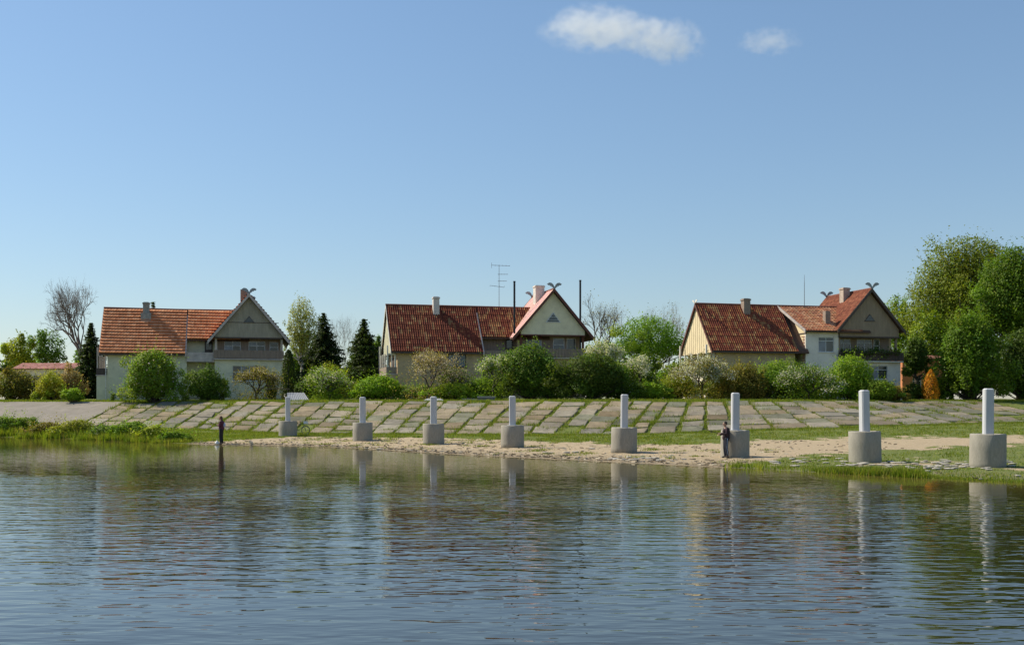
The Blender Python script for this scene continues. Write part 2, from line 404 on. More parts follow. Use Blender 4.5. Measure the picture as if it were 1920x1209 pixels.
def build_slabs():
    rnd = random.Random(5)
    edges = [-37.5]
    while edges[-1] < 46:
        x = edges[-1]; w = 1.72 if x < 8 else (2.1 if x < 13 else 2.5)
        edges.append(x + w * rnd.uniform(0.88, 1.14))
    count = 0
    for i in range(len(edges) - 1):
        xa, xb = edges[i], edges[i + 1]
        stag = (0.5 if i % 2 else 0.0) + rnd.uniform(-.14, .14)
        if 9.5 < xa < 19: stag = rnd.uniform(-0.08, 0.08)
        gap = rnd.uniform(0.10, 0.36) if not 9 < xa < 16 else rnd.uniform(0.26, 0.5)
        for r in range(-1, 6):
            t0 = (r + stag) / 6 + 0.005; t1 = (r + 1 + stag) / 6 - rnd.choice((rnd.uniform(0.008, 0.03), rnd.uniform(0.02, 0.055)))
            t0 = max(t0, -0.02); t1 = min(t1, 1.0)
            if t1 - t0 < 0.05: continue
            if rnd.random() < 0.03: continue
            g1, g2 = xa + gap * rnd.uniform(.3, .8), xb - gap * rnd.uniform(.3, .8)
            j = lambda: rnd.uniform(-0.09, 0.09)
            tilt = rnd.uniform(0.02, 0.10); roll = rnd.uniform(-0.04, 0.04)
            P = []
            for (xx, tt, up) in ((g1, t0, roll), (g2, t0, -roll), (g2, t1, tilt - roll), (g1, t1, tilt + roll)):
                P.append(slope_point(xx + j(), tt + j() * .1, 0.035 + up))
            base = rnd.uniform(0.165, 0.245); warm = rnd.uniform(-0.012, 0.022)
            if rnd.random() < 0.25: base *= rnd.uniform(.7, .9)
            mossy = rnd.random() < .18
            mb = MB(); mb.cur = (base * 1.16 + warm, base * 1.0, base * 0.74 - warm) if not mossy else (base * .86, base * .84, base * .58)
            # top face subdivided with a worn, slightly uneven edge
            top = [Vector(p) for p in P]; c = sum(top, Vector()) / 4
            inner = [p + (c - p) * 0.06 + Vector((0, 0, 0.02)) for p in top]
            bot = [p + (p - c) * 0.01 - Vector((0, 0, 0.16)) for p in top]
            mb.add(bot + top + inner, [(0, 1, 5, 4), (1, 2, 6, 5), (2, 3, 7, 6), (3, 0, 4, 7), (4, 5, 9, 8), (5, 6, 10, 9), (6, 7, 11, 10), (7, 4, 8, 11), (8, 9, 10, 11)])
            mb.build('slab', slab_m, bank); count += 1
    # poured concrete apron left of the slabs
    mb = MB(); rings = []
    xs = np.linspace(-110, -37.7, 60)
    V = []; Fq = []
    for k, x in enumerate(xs):
        for t in np.linspace(0, 1, 7):
            V.append(slope_point(float(x), float(t), 0.05 + 0.012 * math.sin(k * 2.1 + t * 9)))
    for k in range(len(xs) - 1):
        for q in range(6): Fq.append((k * 7 + q, (k + 1) * 7 + q, (k + 1) * 7 + q + 1, k * 7 + q + 1))
    mb.add(V, Fq)
    ap = mb.build('concrete_apron', weathered('apron_concrete', (0.23, 0.20, 0.165), 0.2, (0.15, 0.14, 0.09), 0.92, 0.8, 9, 0.4, 0.02), bank, True)
    return edges, count
slab_edges, n_slabs = build_slabs()

# ---------------------------------------------------------------- grass, tufts
def grass_blades(P, h, rng, per=5, spread=0.12, lean=0.45, w=0.018):
    """P (n,3) roots, h (n,) heights -> triangles"""
    n = len(P); R = np.repeat(P, per, axis=0); H = np.repeat(h, per) * rng.uniform(0.55, 1.1, n * per)
    R = R + np.stack([rng.normal(0, spread, n * per), rng.normal(0, spread, n * per), np.full(n * per, -0.02)], -1)
    az = rng.uniform(0, 2 * np.pi, n * per); L = rng.uniform(0, lean, n * per) * H
    side = np.stack([np.cos(az), np.sin(az), np.zeros_like(az)], -1) * (w * (0.7 + H[:, None] * 1.2))
    az2 = rng.uniform(0, 2 * np.pi, n * per)
    tip = R + np.stack([np.cos(az2) * L, np.sin(az2) * L, H], -1)
    V = np.stack([R - side, R + side, tip], 1).reshape(-1, 3)
    return V, np.arange(len(V)).reshape(-1, 3)

GRASS_COLS = np.array([(0.22, 0.30, 0.02), (0.17, 0.26, 0.02), (0.27, 0.33, 0.03), (0.11, 0.18, 0.018), (0.32, 0.31, 0.06)]) * np.array([.84, .8, .9])
leaf_m = leaf_mat('foliage', 0.42)
grass_m = leaf_mat('grass_blade', 0.45)
def build_grass():
    rng = np.random.default_rng(11)
    Ps, Hs = [], []
    # bench: where the cover says grass
    n = 90000
    X = rng.uniform(-50, 50, n); u = rng.uniform(0, 1, n); ys, yf = shore_y(X), foot_y(X); Y = ys + (yf - ys) * u + 0.1
    xi = X / Y * F_PX + CX; s = cover(X, Y)
    keep = (s < 0.35) & (xi > -80) & (xi < 2000) & (rng.uniform(0, 1, n) < 0.85)
    X, Y, u, xi = X[keep], Y[keep], u[keep], xi[keep]
    patch = 0.5 + 0.5 * wob(X, Y, 0.8, 6)
    edge = np.exp(-((Y - shore_y(X)) / 1.6) ** 2) * (xi > 1290)
    lush = np.interp(xi, [1285, 1300, 1420, 1445, 1480, 1560, 1720, 1745, 1920], [0, 1, 1, .15, .3, .8, 1, .25, .2])
    h = 0.07 + 0.12 * patch + 0.34 * edge * lush * (0.5 + 0.5 * patch)
    dry = (xi > 1400) & (u < 0.6) & (u > 0.12)
    h = np.where(dry, h * 0.85, h)
    kk = rng.uniform(0, 1, len(X)) < np.where(dry, 0.35 + 0.5 * patch, 0.9)
    Ps.append(np.stack([X, Y, gz(X, Y)], -1)[kk]); Hs.append(h[kk])
    # extra growth at the water's edge and stray tufts on the sand
    n = 16000; X = rng.uniform(12, 24, n); Y = shore_y(X) + np.abs(rng.normal(0, .75, n)) - .1; xi = X / Y * F_PX + CX; lu = np.interp(xi, [1285, 1300, 1420, 1445, 1480, 1560, 1720, 1745, 1920], [0, 1, 1, .1, .25, .8, 1, .3, .3]); k = rng.uniform(0, 1, n) < lu
    X, Y, lu = X[k], Y[k], lu[k]; Ps.append(np.stack([X, Y, np.maximum(gz(X, Y), -.03)], -1)); Hs.append(rng.uniform(.14, .40, len(X)) * lu)
    n = 150; cxs = rng.uniform(-22, 14, n); cv = rng.uniform(.05, .95, n); cys = shore_y(cxs) + (foot_y(cxs) - shore_y(cxs)) * cv
    X = (cxs[:, None] + rng.normal(0, .22, (n, 22))).ravel(); Y = (cys[:, None] + rng.normal(0, .16, (n, 22))).ravel(); Ps.append(np.stack([X, Y, gz(X, Y)], -1)); Hs.append(rng.uniform(.04, .16, len(X)))
    # joints between slabs
    jx, jt = [], []
    for e in slab_edges:
        m = 260
        jx.append(np.full(m, e) + rng.normal(0, 0.15, m)); jt.append(rng.uniform(0, 1, m))
    for e0, e1 in zip(slab_edges[:-1], slab_edges[1:]):
        i = slab_edges.index(e0); st = 0.5 if i % 2 else 0.0
        if 9.5 < e0 < 19: st = 0
        for r in range(0, 7):
            m = rng.integers(4, 80)
            jx.append(rng.uniform(e0, e1, m)); jt.append(np.full(m, (r + st) / 6) + rng.normal(-0.012, 0.012, m))
    jx = np.concatenate(jx); jt = np.concatenate(jt); k = (jt > 0) & (jt < 1) & (wob(jx, jt * 10, 0.9, 8) + rng.normal(0, .5, len(jx)) > -0.35); jx, jt = jx[k], jt[k]
    p = phi(jx); x = jx + RUN * jt * np.sin(p); y = foot_y(jx) + RUN * jt * np.cos(p)
    Ps.append(np.stack([x, y, gz(x, y)], -1)); Hs.append(rng.uniform(0.10, 0.32, len(x)) * (0.7 + 0.5 * (wob(x, y, .5, 21) > 0)))
    # band at the foot and along the crest
    n = 9000; X = rng.uniform(-50, 50, n); Y = foot_y(X) + rng.normal(-0.5, 0.5, n); k = (wob(X, Y, .7, 12) > -0.5); Ps.append(np.stack([X, Y, gz(X, Y)], -1)[k]); Hs.append(rng.uniform(0.08, 0.24, n)[k])
    n = 26000; X = rng.uniform(-56, 56, n); Y = top_y(X) + np.abs(rng.normal(0, 3.0, n)); Ps.append(np.stack([X, Y, gz(X, Y)], -1)); Hs.append(rng.uniform(0.08, 0.30, n))
    P = np.concatenate(Ps); H = np.concatenate(Hs)
    V, T = grass_blades(P, H, rng, 4, 0.13, 0.6, 0.022)
    ci = rng.integers(0, len(GRASS_COLS), len(P)); c = GRASS_COLS[ci] * rng.uniform(0.75, 1.25, (len(P), 1))
    c = np.repeat(c, 4, axis=0)
    o = link('grass', np_mesh('grass', V, T, c), grass_m)
    tag(o, 'green grass on the bank, between slabs and along the crest', 'grass', None, 'stuff')
build_grass()

# bank-side stones
stone_m = weathered('pale_stone', (0.42, 0.385, 0.33), 0.35, (0.3, 0.27, 0.2), 0.85, 4, 20, 0.4, 0.02)
def build_stones():
    rnd = random.Random(3)
    spots = []
    for _ in range(110): spots.append((rnd.uniform(1560, 1900), rnd.gauss(871, 5)))
    for _ in range(30): spots.append((rnd.uniform(1145, 1285), rnd.gauss(861, 3)))
    for _ in range(12): spots.append((rnd.uniform(1440, 1560), rnd.gauss(868, 4)))
    for _ in range(14): spots.append((rnd.uniform(700, 1130), rnd.gauss(848, 4)))
    spots += [(1448, 866), (1908, 893), (1905, 892)]
    for k, (px, py) in enumerate(spots):
        d = 2.4 * F_PX / (py - HY)
        for _ in range(4):
            x = (px - CX) / F_PX * d; z = float(gz(x, d)); d = (HC - z) * F_PX / (py - HY)
        if d < float(shore_y(np.array(x))) + 0.1: d = float(shore_y(np.array(x))) + rnd.uniform(.1, .6); z = float(gz(x, d))
        r = rnd.uniform(0.05, 0.15) * (1.9 if k == len(spots) - 3 else 1); mb = MB(); n = 8
        rings = []
        for (q, zz) in ((0.8, -0.4), (1.0, 0.1), (0.85, 0.45), (0.4, 0.62)):
            rings.append([Vector((math.cos(2 * math.pi * i / n) * r * q * rnd.uniform(.8, 1.25) * 1.5, math.sin(2 * math.pi * i / n) * r * q * rnd.uniform(.8, 1.2), zz * r * 0.55)) for i in range(n)])
        mb.loft(rings); o = mb.build('stone', stone_m, bank); o.location = (x, d, z + .03); o.rotation_euler = (0, 0, rnd.uniform(-.6, .6))
build_stones()

# ---------------------------------------------------------------- concrete plinths with posts
plinth_m = weathered('plinth_concrete', (0.32, 0.295, 0.245), 0.22, (0.17, 0.155, 0.115), 0.9, 1.1, 16, 0.6, 0.02, (1.6, 1.6, 0.45), 0.65)
post_m = weathered('post_concrete', (0.50, 0.51, 0.53), 0.08, (0.45, 0.45, 0.43), 0.85, 1.6, 18, 0.4, 0.01, (2.5, 2.5, .35), 0.55)
PL = [(540, 819, 744, 'first and smallest of the row, a bicycle behind it'), (680, 825, 744, 'second of the row from the bicycle'), (813, 829, 743, 'third of the row from the bicycle'), (961, 832, 742, 'fourth of the row from the bicycle'),
      (1170, 840.5, 739, 'fifth of the row from the bicycle'), (1378, 853.5, 736, 'right behind the standing angler in the dark jacket'), (1622, 865, 731, 'second largest of the row, white stones at its foot'), (1852, 869.5, 728, 'nearest and largest of the row')]
def build_plinths():
    for k, (px, yb, yt, txt) in enumerate(PL):
        w = 34 + (px - 540) * 0.0229; ppm = w / 1.37; d = F_PX / ppm
        x = (px - CX) / F_PX * d; z = HC - (yb - HY) / ppm
        zg = min(z, float(gz(x, d - .6)) + 0.02)
        yp = {0: 789, 1: 792, 2: 794, 3: 797, 4: 801, 5: 806, 6: 808, 7: 813}[k]
        hp = HC - (yp - HY) / ppm - z; hpost = (yp - yt) / ppm
        e = empty('post_on_plinth', (x, d, z), random.Random(k).uniform(-.15, .15))
        tag(e, 'round plinth with pale post, ' + txt, 'plinth', 'posts on concrete plinths along the beach')
        cyl = MB().lathe((0, 0, 0), [(0.685, -0.35), (0.688, 0.05), (0.685, hp * .5), (0.685, hp - 0.04), (0.665, hp), (0.52, hp + 0.004), (0.505, hp - 0.05), (0.3, hp - 0.06)], 36).build('plinth', plinth_m, e)
        for p in cyl.data.polygons: p.use_smooth = abs(p.normal.z) < 0.5
        ph_ = random.Random(k + 90); me_ = cyl.data
        for vtx in me_.vertices:
            if vtx.co.z > hp - .06 and ph_.random() < .3: vtx.co.z -= ph_.uniform(0, .03); vtx.co.x *= ph_.uniform(.975, 1.0); vtx.co.y *= ph_.uniform(.975, 1.0)
        e.rotation_euler = (ph_.uniform(-.012, .012), ph_.uniform(-.014, .014), ph_.uniform(-.25, .25))
        s = 0.183
        MB().bevel_box(-s, s, -s, s, hp - 0.1, hp + hpost, 0.05).build('post', post_m, e)
        rng = random.Random(k + 40)
        if k in (1, 3, 5):
            MB().box(-.3, .3, -.28, .28, hp - .06, hp + .012).build('footing', post_m, e)
build_plinths()

# ---------------------------------------------------------------- houses
HT = math.radians(14)                                   # the three houses stand parallel, turned by this much
G0 = 3.2                                                # ground level at the houses
wood_dark = weathered('dark_boards', (0.085, 0.062, 0.050), 0.3, None, 0.8, 3, 20, 0.3, 0.01, (4, 4, .6))
wood_red = weathered('red_brown_boards', (0.13, 0.045, 0.032), 0.25, None, 0.75, 3, 20, 0.2, 0.01)
wood_pale = weathered('pale_grey_boards', (0.54, 0.47, 0.42), 0.2, (0.25, 0.2, 0.18), 0.8, 2, 20, 0.2, 0.01)
white_paint = weathered('old_white_paint', (0.70, 0.68, 0.62), 0.12, (0.45, 0.42, 0.36), 0.7, 3, 20, 0.1, 0.005)
frame_m = weathered('grey_window_frame', (0.62, 0.63, 0.62), 0.12, None, 0.6, 3, 20, 0.1, 0.005)
black_metal = plain('black_metal', (0.012, 0.013, 0.016), 0.5, 0.3)
grey_metal = plain('grey_metal', (0.20, 0.21, 0.22), 0.5, 0.6)
tile_m = attr_mat('roof_tile', 0.85, 0.22, 5.0, 0.25, 0.3)
deck_m = plain('roof_deck', (0.09, 0.05, 0.035), 0.9)
horn_m = weathered('weathered_tin', (0.30, 0.32, 0.33), 0.25, None, 0.6, 3, 20, 0.1, 0.005)
curtain_m = weathered('curtain', (0.42, 0.45, 0.48), 0.15, None, 0.9, 3, 20, 0.2, 0.01, (6, 1, .5))
def glass_mat(name, col, rough=0.08):
    m, nt, bs, out = new_mat(name)
    v = obj_coords(nt); n1 = noise(nt, v, 0.8, 3, 0.5)
    r = ramp(nt, [(0.35, tuple(c * .6 for c in col)), (0.65, tuple(c * 1.3 for c in col))]); nt.links.new(n1, r.inputs[0]); nt.links.new(r.outputs[0], bs.inputs['Base Color'])
    bs.inputs['Roughness'].default_value = rough; bs.inputs['IOR'].default_value = 1.52; bs.inputs['Specular IOR Level'].default_value = 0.6
    bump(nt, bs, noise(nt, v, 1.7, 2, 0.5), 0.15, 0.02)
    return m
glass_m = glass_mat('window_glass', (0.035, 0.045, 0.05))
glass_blue = glass_mat('curtained_glass', (0.13, 0.16, 0.20), 0.15)

def wall_panel(mb, O, S, D, s0, s1, z0, z1, holes, th):
    """wall in the plane O + s*S + z*up, thickness th along D; holes (s0,s1,z0,z1) are real openings"""
    O, S, D = Vector(O), Vector(S), Vector(D); up = Vector((0, 0, 1))
    ss = sorted({s0, s1, *[h[0] for h in holes], *[h[1] for h in holes]}); zs = sorted({z0, z1, *[h[2] for h in holes], *[h[3] for h in holes]})
    ss = [s for s in ss if s0 <= s <= s1]; zs = [z for z in zs if z0 <= z <= z1]
    solid = {}
    for i in range(len(ss) - 1):
        for k in range(len(zs) - 1):
            cs, cz = (ss[i] + ss[i + 1]) / 2, (zs[k] + zs[k + 1]) / 2
            solid[i, k] = not any(h[0] < cs < h[1] and h[2] < cz < h[3] for h in holes)
    P = lambda s, z, d: O + S * s + up * z + D * d
    for (i, k), ok in solid.items():
        if not ok: continue
        a, b, c, d = ss[i], ss[i + 1], zs[k], zs[k + 1]
        for dd in (0, th): mb.add([P(a, c, dd), P(b, c, dd), P(b, d, dd), P(a, d, dd)], [(0, 1, 2, 3)])
        for (di, dk, e) in ((-1, 0, ((a, c), (a, d))), (1, 0, ((b, c), (b, d))), (0, -1, ((a, c), (b, c))), (0, 1, ((a, d), (b, d)))):
            if not solid.get((i + di, k + dk), False):
                (p, q), (r, t) = e; mb.add([P(p, q, 0), P(r, t, 0), P(r, t, th), P(p, q, th)], [(0, 1, 2, 3)])
    return mb

WR = random.Random(17)
def window(parent, O, S, D, rect, cols=2, transom=0.0, frame=frame_m, glass=glass_m, name='window', fw=0.06, sill=True, depth=0.12):
    """window set into an opening: frame with mullions, recessed panes and a sill"""
    O, S, D = Vector(O), Vector(S), Vector(D); up = Vector((0, 0, 1)); s0, s1, z0, z1 = rect
    def bar(mb, a, b, c, d, d0, d1):
        v = [O + S * s + up * z + D * q for q in (d0, d1) for z in (c, d) for s in (a, b)]
        mb.add(v, [(0, 1, 3, 2), (4, 6, 7, 5), (0, 4, 5, 1), (2, 3, 7, 6), (0, 2, 6, 4), (1, 5, 7, 3)])
    fr = MB(); e = 0.003
    bar(fr, s0 + e, s0 + fw, z0 + e, z1 - e, depth - .05, depth + .05); bar(fr, s1 - fw, s1 - e, z0 + e, z1 - e, depth - .05, depth + .05)
    bar(fr, s0 + fw, s1 - fw, z1 - fw, z1 - e, depth - .048, depth + .048); bar(fr, s0 + fw, s1 - fw, z0 + e, z0 + fw, depth - .048, depth + .048)
    w = (s1 - s0 - fw) / cols; zt = z1 - (z1 - z0) * transom
    for i in range(1, cols): c = s0 + fw / 2 + w * i; bar(fr, c - fw / 2, c + fw / 2, z0 + fw, z1 - fw, depth - .045, depth + .045)
    if transom: bar(fr, s0 + fw, s1 - fw, zt - fw / 2, zt + fw / 2, depth - .042, depth + .042)
    f = fr.build(name, frame, parent)
    for i in range(cols):
        a, b = s0 + fw * .5 + w * i, s0 + fw * .5 + w * (i + 1)
        spans = [(z0 + .03, zt), (zt, z1 - .03)] if transom else [(z0 + .03, z1 - .03)]
        for (c, d) in spans:
            pb = MB(); bar(pb, a + .02, b - .02, c + .01, d - .01, depth - .008, depth + .008); pb.build('pane', glass_blue if WR.random() < .35 else glass, f)
    if sill:
        sb = MB(); bar(sb, s0 - .06, s1 + .06, z0 - .05, z0 - .004, -.08, .04); sb.build('sill', frame, f)
    return f

def courses(parent, P0, E, S, L, n, amp, lip, period, pal, rnd, name='tile_course', taper=(0, 0), mat=None, ghost=0.0):
    """courses of roof tiles on a roof plane. P0 lower corner, E unit along the eave, S eave->ridge vector, L length"""
    P0, E, S = Vector(P0), Vector(E), Vector(S); nrm = E.cross(S).normalized()
    if nrm.z < 0: nrm = -nrm
    k = 4; nt_ = max(2, int(round(L / period)))
    prevc = [rnd.choice(pal) for _ in range(nt_)]
    for i in range(n):
        t0, t1 = i / n, min(1.0, (i + 1.25) / n)
        a0 = taper[0] * (i / n); a1 = L - taper[1] * (i / n)
        xs = [a0 + (a1 - a0) * q / (nt_ * k) for q in range(nt_ * k + 1)]
        V = []; sag = rnd.uniform(-.008, .008)
        for q, x in enumerate(xs):
            h = amp * (0.5 + 0.5 * math.cos(2 * math.pi * (q / k))) + sag + 0.01 * math.sin(x * .9 + i * .3)
            lo = P0 + E * x + S * t0 + nrm * (h + lip + 0.02); hi = P0 + E * x + S * t1 + nrm * (h + 0.02 - 0.0); bt = P0 + E * x + S * (t0 + 0.004) + nrm * (max(0, h - 0.02) + 0.012)
            V += [lo, hi, bt]
        Fc = []; C = []
        for q in range(nt_ * k):
            tile = q // k
            a, b = q * 3, q * 3 + 3
            Fc += [(a, b, b + 1, a + 1), (a + 2, b + 2, b, a)]
            col = prevc[tile] if rnd.random() < 0.0 else None
            C.append(tile); C.append(tile)
        cols = []
        for tile in range(nt_):
            c = prevc[tile] if rnd.random() < ghost else rnd.choice(pal)
            prevc[tile] = c; g = rnd.uniform(.85, 1.15); cols.append((c[0] * g, c[1] * g, c[2] * g))
        mb = MB(); mb.v = [tuple(p) for p in V]; mb.f = Fc; mb.c = [cols[t] for t in C]
        mb.build(name, mat or tile_m, parent)

def horn_poly(s):
    pts = [(-.10, -.24), (.12, -.30), (.24, -.08), (.42, -.02), (.48, .12), (.66, .10), (.74, .24), (.94, .22), (1.12, .42), (.80, .62), (.44, .58), (.16, .34)]
    return [(s * x, z) for x, z in pts]

def horns(parent, a, b, z, k=1.0, mat=None, thick=0.05, along='a'):
    for j, s in enumerate((1, -1)):
        dz = 0.0
        if along == 'a': poly = [(a + x * k, b + 0.06 * j, z + y * k) for x, y in horn_poly(s)]; d = (0, thick, 0)
        else: poly = [(a + 0.06 * j, b + x * k, z + y * k) for x, y in horn_poly(s)]; d = (thick, 0, 0)
        MB().prism(poly, d).build('ridge_horn', mat or horn_m, parent)

def chimney(parent, a, b, z0, z1, w, d, mat, cap=True, step=0.0):
    mb = MB()
    if step: mb.box(a - w / 2 - step, a + w / 2 + step, b - d / 2 - step, b + d / 2 + step, z0, z0 + (z1 - z0) * .5)
    mb.box(a - w / 2, a + w / 2, b - d / 2, b + d / 2, z0 + (.3 if step else 0), z1)
    if cap: mb.box(a - w / 2 - .06, a + w / 2 + .06, b - d / 2 - .06, b + d / 2 + .06, z1 - .18, z1 - .06)
    c = mb.build('chimney', mat, parent)
    MB().box(a - w * .3, a + w * .3, b - d * .3, b + d * .3, z1 - .05, z1 + .03).build('flue_opening', black_metal, c)
    return c

def build_house(cfg):
    rnd = random.Random(cfg['seed'])
    Oy = cfg['Y']; Ox = (cfg['px'] - CX) / F_PX * Oy
    H = empty('house', (Ox, Oy, G0), HT)
    tag(H, cfg['label'], 'house', 'gabled houses above the river bank')
    wall_m, panel_m, lo_m = cfg['wall'], cfg['panel'], cfg['lower']
    Aw, Ac, hw, hr = cfg['Aw'], cfg['Ac'], cfg['hw'], cfg['hr']
    ZE, ZR, GE, GA = 7.9 - G0, 12.75 - G0, cfg.get('GE', 9.3) - G0, cfg.get('GA', 14.2) - G0      # eave, ridge, gable eave, gable apex
    fl = cfg.get('FL', 7.5) - G0; pb = cfg.get('PB', 9.75) - G0                                    # balcony floor, underside of gable panel
    lg, lp = 5.65 - G0, 6.42 - G0                                                                 # loggia floor / parapet at the left end
    SL = (ZR - ZE) / 4.0; ext = cfg.get('ext')
    # --- main block walls
    holes = cfg.get('front_holes', [])
    mb = MB(); x_end = Ac - hw
    wall_panel(mb, (0, .6, 0), (1, 0, 0), (0, 1, 0), .7, Aw, 0, ZE + .55, [h[:4] for h in holes], .3)
    body = mb.build('wall', wall_m, H)
    back = MB(); back.box(.7, x_end, 7.1, 7.4, 0, ZE + .55); back.build('wall', wall_m, H)
    le = MB(); le.prism([(.72, .9, 0), (.72, 7.1, 0), (.72, 7.1, ZE + .9), (.72, 4, ZR - .3), (.72, .9, ZE + .9)], (.3, 0, 0)); lew = le.build('wall', wall_m, H)
    for h in holes: window(H, (0, .6, 0), (1, 0, 0), (0, 1, 0), h[:4], h[4], h[5], frame=h[6], glass=h[7])
    # loggia at the left end: block below, parapet, posts, panel above
    MB().box(-.35, .69, .75, 7.3, 0, lg).build('wall', lo_m, H)
    MB().box(-.42, .69, .68, 7.35, lg + .003, lg + .1).build('loggia_floor', wood_pale, H)
    pr = MB(); pr.box(-.38, -.31, .72, 7.3, lg + .1, lp); pr.box(-.31, .66, .72, .79, lg + .1, lp - .003); pr.build('loggia_parapet', cfg['parapet'], H)
    for b in (.72, 2.6, 4.2, 5.8, 7.1):
        MB().box(-.33, -.19, b, b + .14, lp, ZE + .25 + max(0, min(b - .4, 7.6 - b)) * SL * .98 if b in (.72, 7.1) else ZE - .12).build('post', cfg['post'], H)
    if cfg.get('loggia_frame'):
        lf = MB(); lf.box(-.26, .6, .74, .84, ZE - .3, ZE - .14); lf.box(.42, .58, .74, .86, lp, ZE - .3); lf.box(.1, .2, .74, .84, lp, ZE - .3); lf.build('loggia_frame', white_paint, H)
    dr = MB(); dr.box(.66, .715, 3.2, 4.2, lg + .1, ZE - .4); dr.box(.66, .715, 1.6, 2.8, lp + .1, ZE - .4); dr.build('loggia_door', wood_dark, H)
    zp = ZE - .12
    gp = MB(); gp.prism([(.15, .55, zp), (.15, 7.45, zp), (.15, 7.45, ZE + .55 * SL - .12), (.15, 4, ZR - .18), (.15, .55, ZE + .55 * SL - .12)], (.25, 0, 0)); gp.build('gable_panel', cfg['endpanel'], H)
    for k in range(14):      # boarding battens on the panel
        b = .8 + k * .5
        zt = ZE + (min(b, 8 - b)) * SL - .2
        if zt > zp + .2: MB().box(.125, .149, b - .02, b + .02, zp + .01, zt).build('batten', cfg['endpanel'], H)
    # --- main roof
    dk = MB(); th = .16
    for sgn, b0 in ((1, 0.0), (-1, 8.0)):
        # deck of each slope
        a1 = Ac if sgn < 0 or not ext else Aw + 1.2
        lo, hi = Vector((0, b0, ZE)), Vector((0, 4.0, ZR))
        if sgn > 0 and not ext:
            m = 0.31
            parts = [(0, Aw, 0.0), (Aw, Ac, cfg['sec2'])]
        else: parts = [(0, a1, 0.0)]
        for (p, q, t) in parts:
            s = lo.lerp(hi, t)
            dk.prism([(p, s.y, s.z - th), (q, s.y, s.z - th), (q, hi.y, hi.z - th), (p, hi.y, hi.z - th)], (0, 0, th - .02))
    roof = dk.build('roof', deck_m, H)
    Sv = Vector((0, 4, ZR - ZE)); pal = cfg['pal']; nC = cfg['n']; am, lip = cfg['amp'], cfg['lip']
    ghost = cfg.get('ghost', 0.0)
    courses(roof, (-.02, 0, ZE), (1, 0, 0), Sv, Aw + .02, nC, am, lip, cfg.get('per', .30), pal, rnd, ghost=ghost)
    if not ext:
        t = cfg['sec2']; P = Vector((Aw + .12, 0, ZE)) + Sv * t
        courses(roof, P + Vector((0, 0, .03)), (1, 0, 0), Sv * (1 - t), Ac - Aw - 1.0, int(nC * (1 - t)), am, lip, cfg.get('per', .30), cfg.get('pal2', pal), rnd, ghost=ghost)
    courses(roof, (Ac, 8, ZE), (-1, 0, 0), Vector((0, -4, ZR - ZE)), Ac, max(8, nC // 2), am, lip, .6, pal, rnd)
    rc = MB(); rc.tube([(-.05, 4, ZR + .06), (Ac * .5, 4, ZR + .04 + rnd.uniform(-.03, .03)), (Ac - .3, 4, ZR + .05)], [.1, .1, .1], 8); rc.build('ridge_cap', cfg['capm'], roof)
    # barge boards at both ends of the main roof
    for a, m_ in ((-.06, cfg['barge1']), (Aw, cfg['barge2'])):
        t = 0 if a < 0 else -.02
        bb = MB()
        if a < 0:
            for (b0, b1) in ((0 - .05, 4.0), (8.05, 4.0)):
                z0 = ZE - .05 * SL
                bb.prism([(a, b0, z0 - .24), (a, b1, ZR - .22), (a, b1, ZR + .08), (a, b0, z0 + .08)], (.05, 0, 0))
        elif not ext:
            bb.prism([(a, -.05, ZE - .26), (a, 4.0 - .6, ZR - .22 - .6 * SL), (a, 4.0 - .6, ZR + .13 - .6 * SL), (a, -.05, ZE + .10)], (.12, 0, 0))
        if bb.v: bb.build('barge_board', m_, roof)
    MB().box(.0, Aw, -.03, .08, ZE - .16, ZE - .03).build('gutter_board', wood_dark, roof)
    # --- middle part between main block and gable wing
    if not ext:
        t = cfg['sec2']; yb = 4 * t; zb = ZE + (ZR - ZE) * t
        MB().box(Aw + .003, x_end, yb + .9, yb + 1.2, 0, zb + .9).build('wall', cfg['mid'], H)
        MB().box(Aw - .02, Aw + .12, .62, yb + 1.2, 0, ZE + .5).build('wall', wall_m, H)
        MB().box(Aw + .13, x_end - .02, yb + .3, yb + .45, zb - .1, zb + .06).build('gutter_board', wood_dark, roof)
        MB().box(x_end - 1.05, x_end - .25, yb + .83, yb + .905, fl + .05, fl + 2.05).build('door', wood_dark, H)
        MB().box(x_end - .93, x_end - .37, yb + .81, yb + .835, fl + 1.0, fl + 1.9).build('door_pane', glass_m, H)
        MB().box(Aw + .13, x_end - .02, .35, yb + .88, fl - .35, fl - .2).build('balcony_floor', wood_pale, H)
        MB().box(Aw + .13, x_end - .02, .38, .44, fl - .2, fl + .62).build('balcony_parapet', cfg['midpar'], H)
    else:
        e0, e1, ze = ext['a0'], x_end + .0, ext['z'] - G0
        eh = ext['window']
        mb = MB(); wall_panel(mb, (0, .3, 0), (1, 0, 0), (0, 1, 0), e0, e1, 0, ze, [eh[:4]], .3); mb.build('wall', ext['mat'], H)
        window(H, (0, .3, 0), (1, 0, 0), (0, 1, 0), eh[:4], 2, .25, frame_m, glass_m)
        sw = MB(); sw.prism([(e0, .6, 0), (e0, 4, 0), (e0, 4, ZR - .25), (e0, .6, ze + .2)], (.25, 0, 0)); sw.build('side_wall', ext['side'], H)
        MB().box(e0 - .05, e0 - .005, .05, 1.6, ze - .22, ze - .12).build('ledge', wood_dark, H)
        q = MB()
        for k in range(9):
            z = ze - .5 - k * .3
            q.box(e0 - .03, e0 - .002, .45, 1.15 - .25 * (k % 2), z, z + .045)
        q.box(e0 - .028, e0 - .003, .72, .76, ze - 3.0, ze - .5); q.box(e0 - .028, e0 - .003, .44, .48, ze - 3.0, ze - .5)
        q.build('brick_trim', cfg['trim'], H)
        ed = MB(); E0 = ext['at']; top = Vector((0, 4, ZR)); low = Vector((0, -.15, ze + .05))
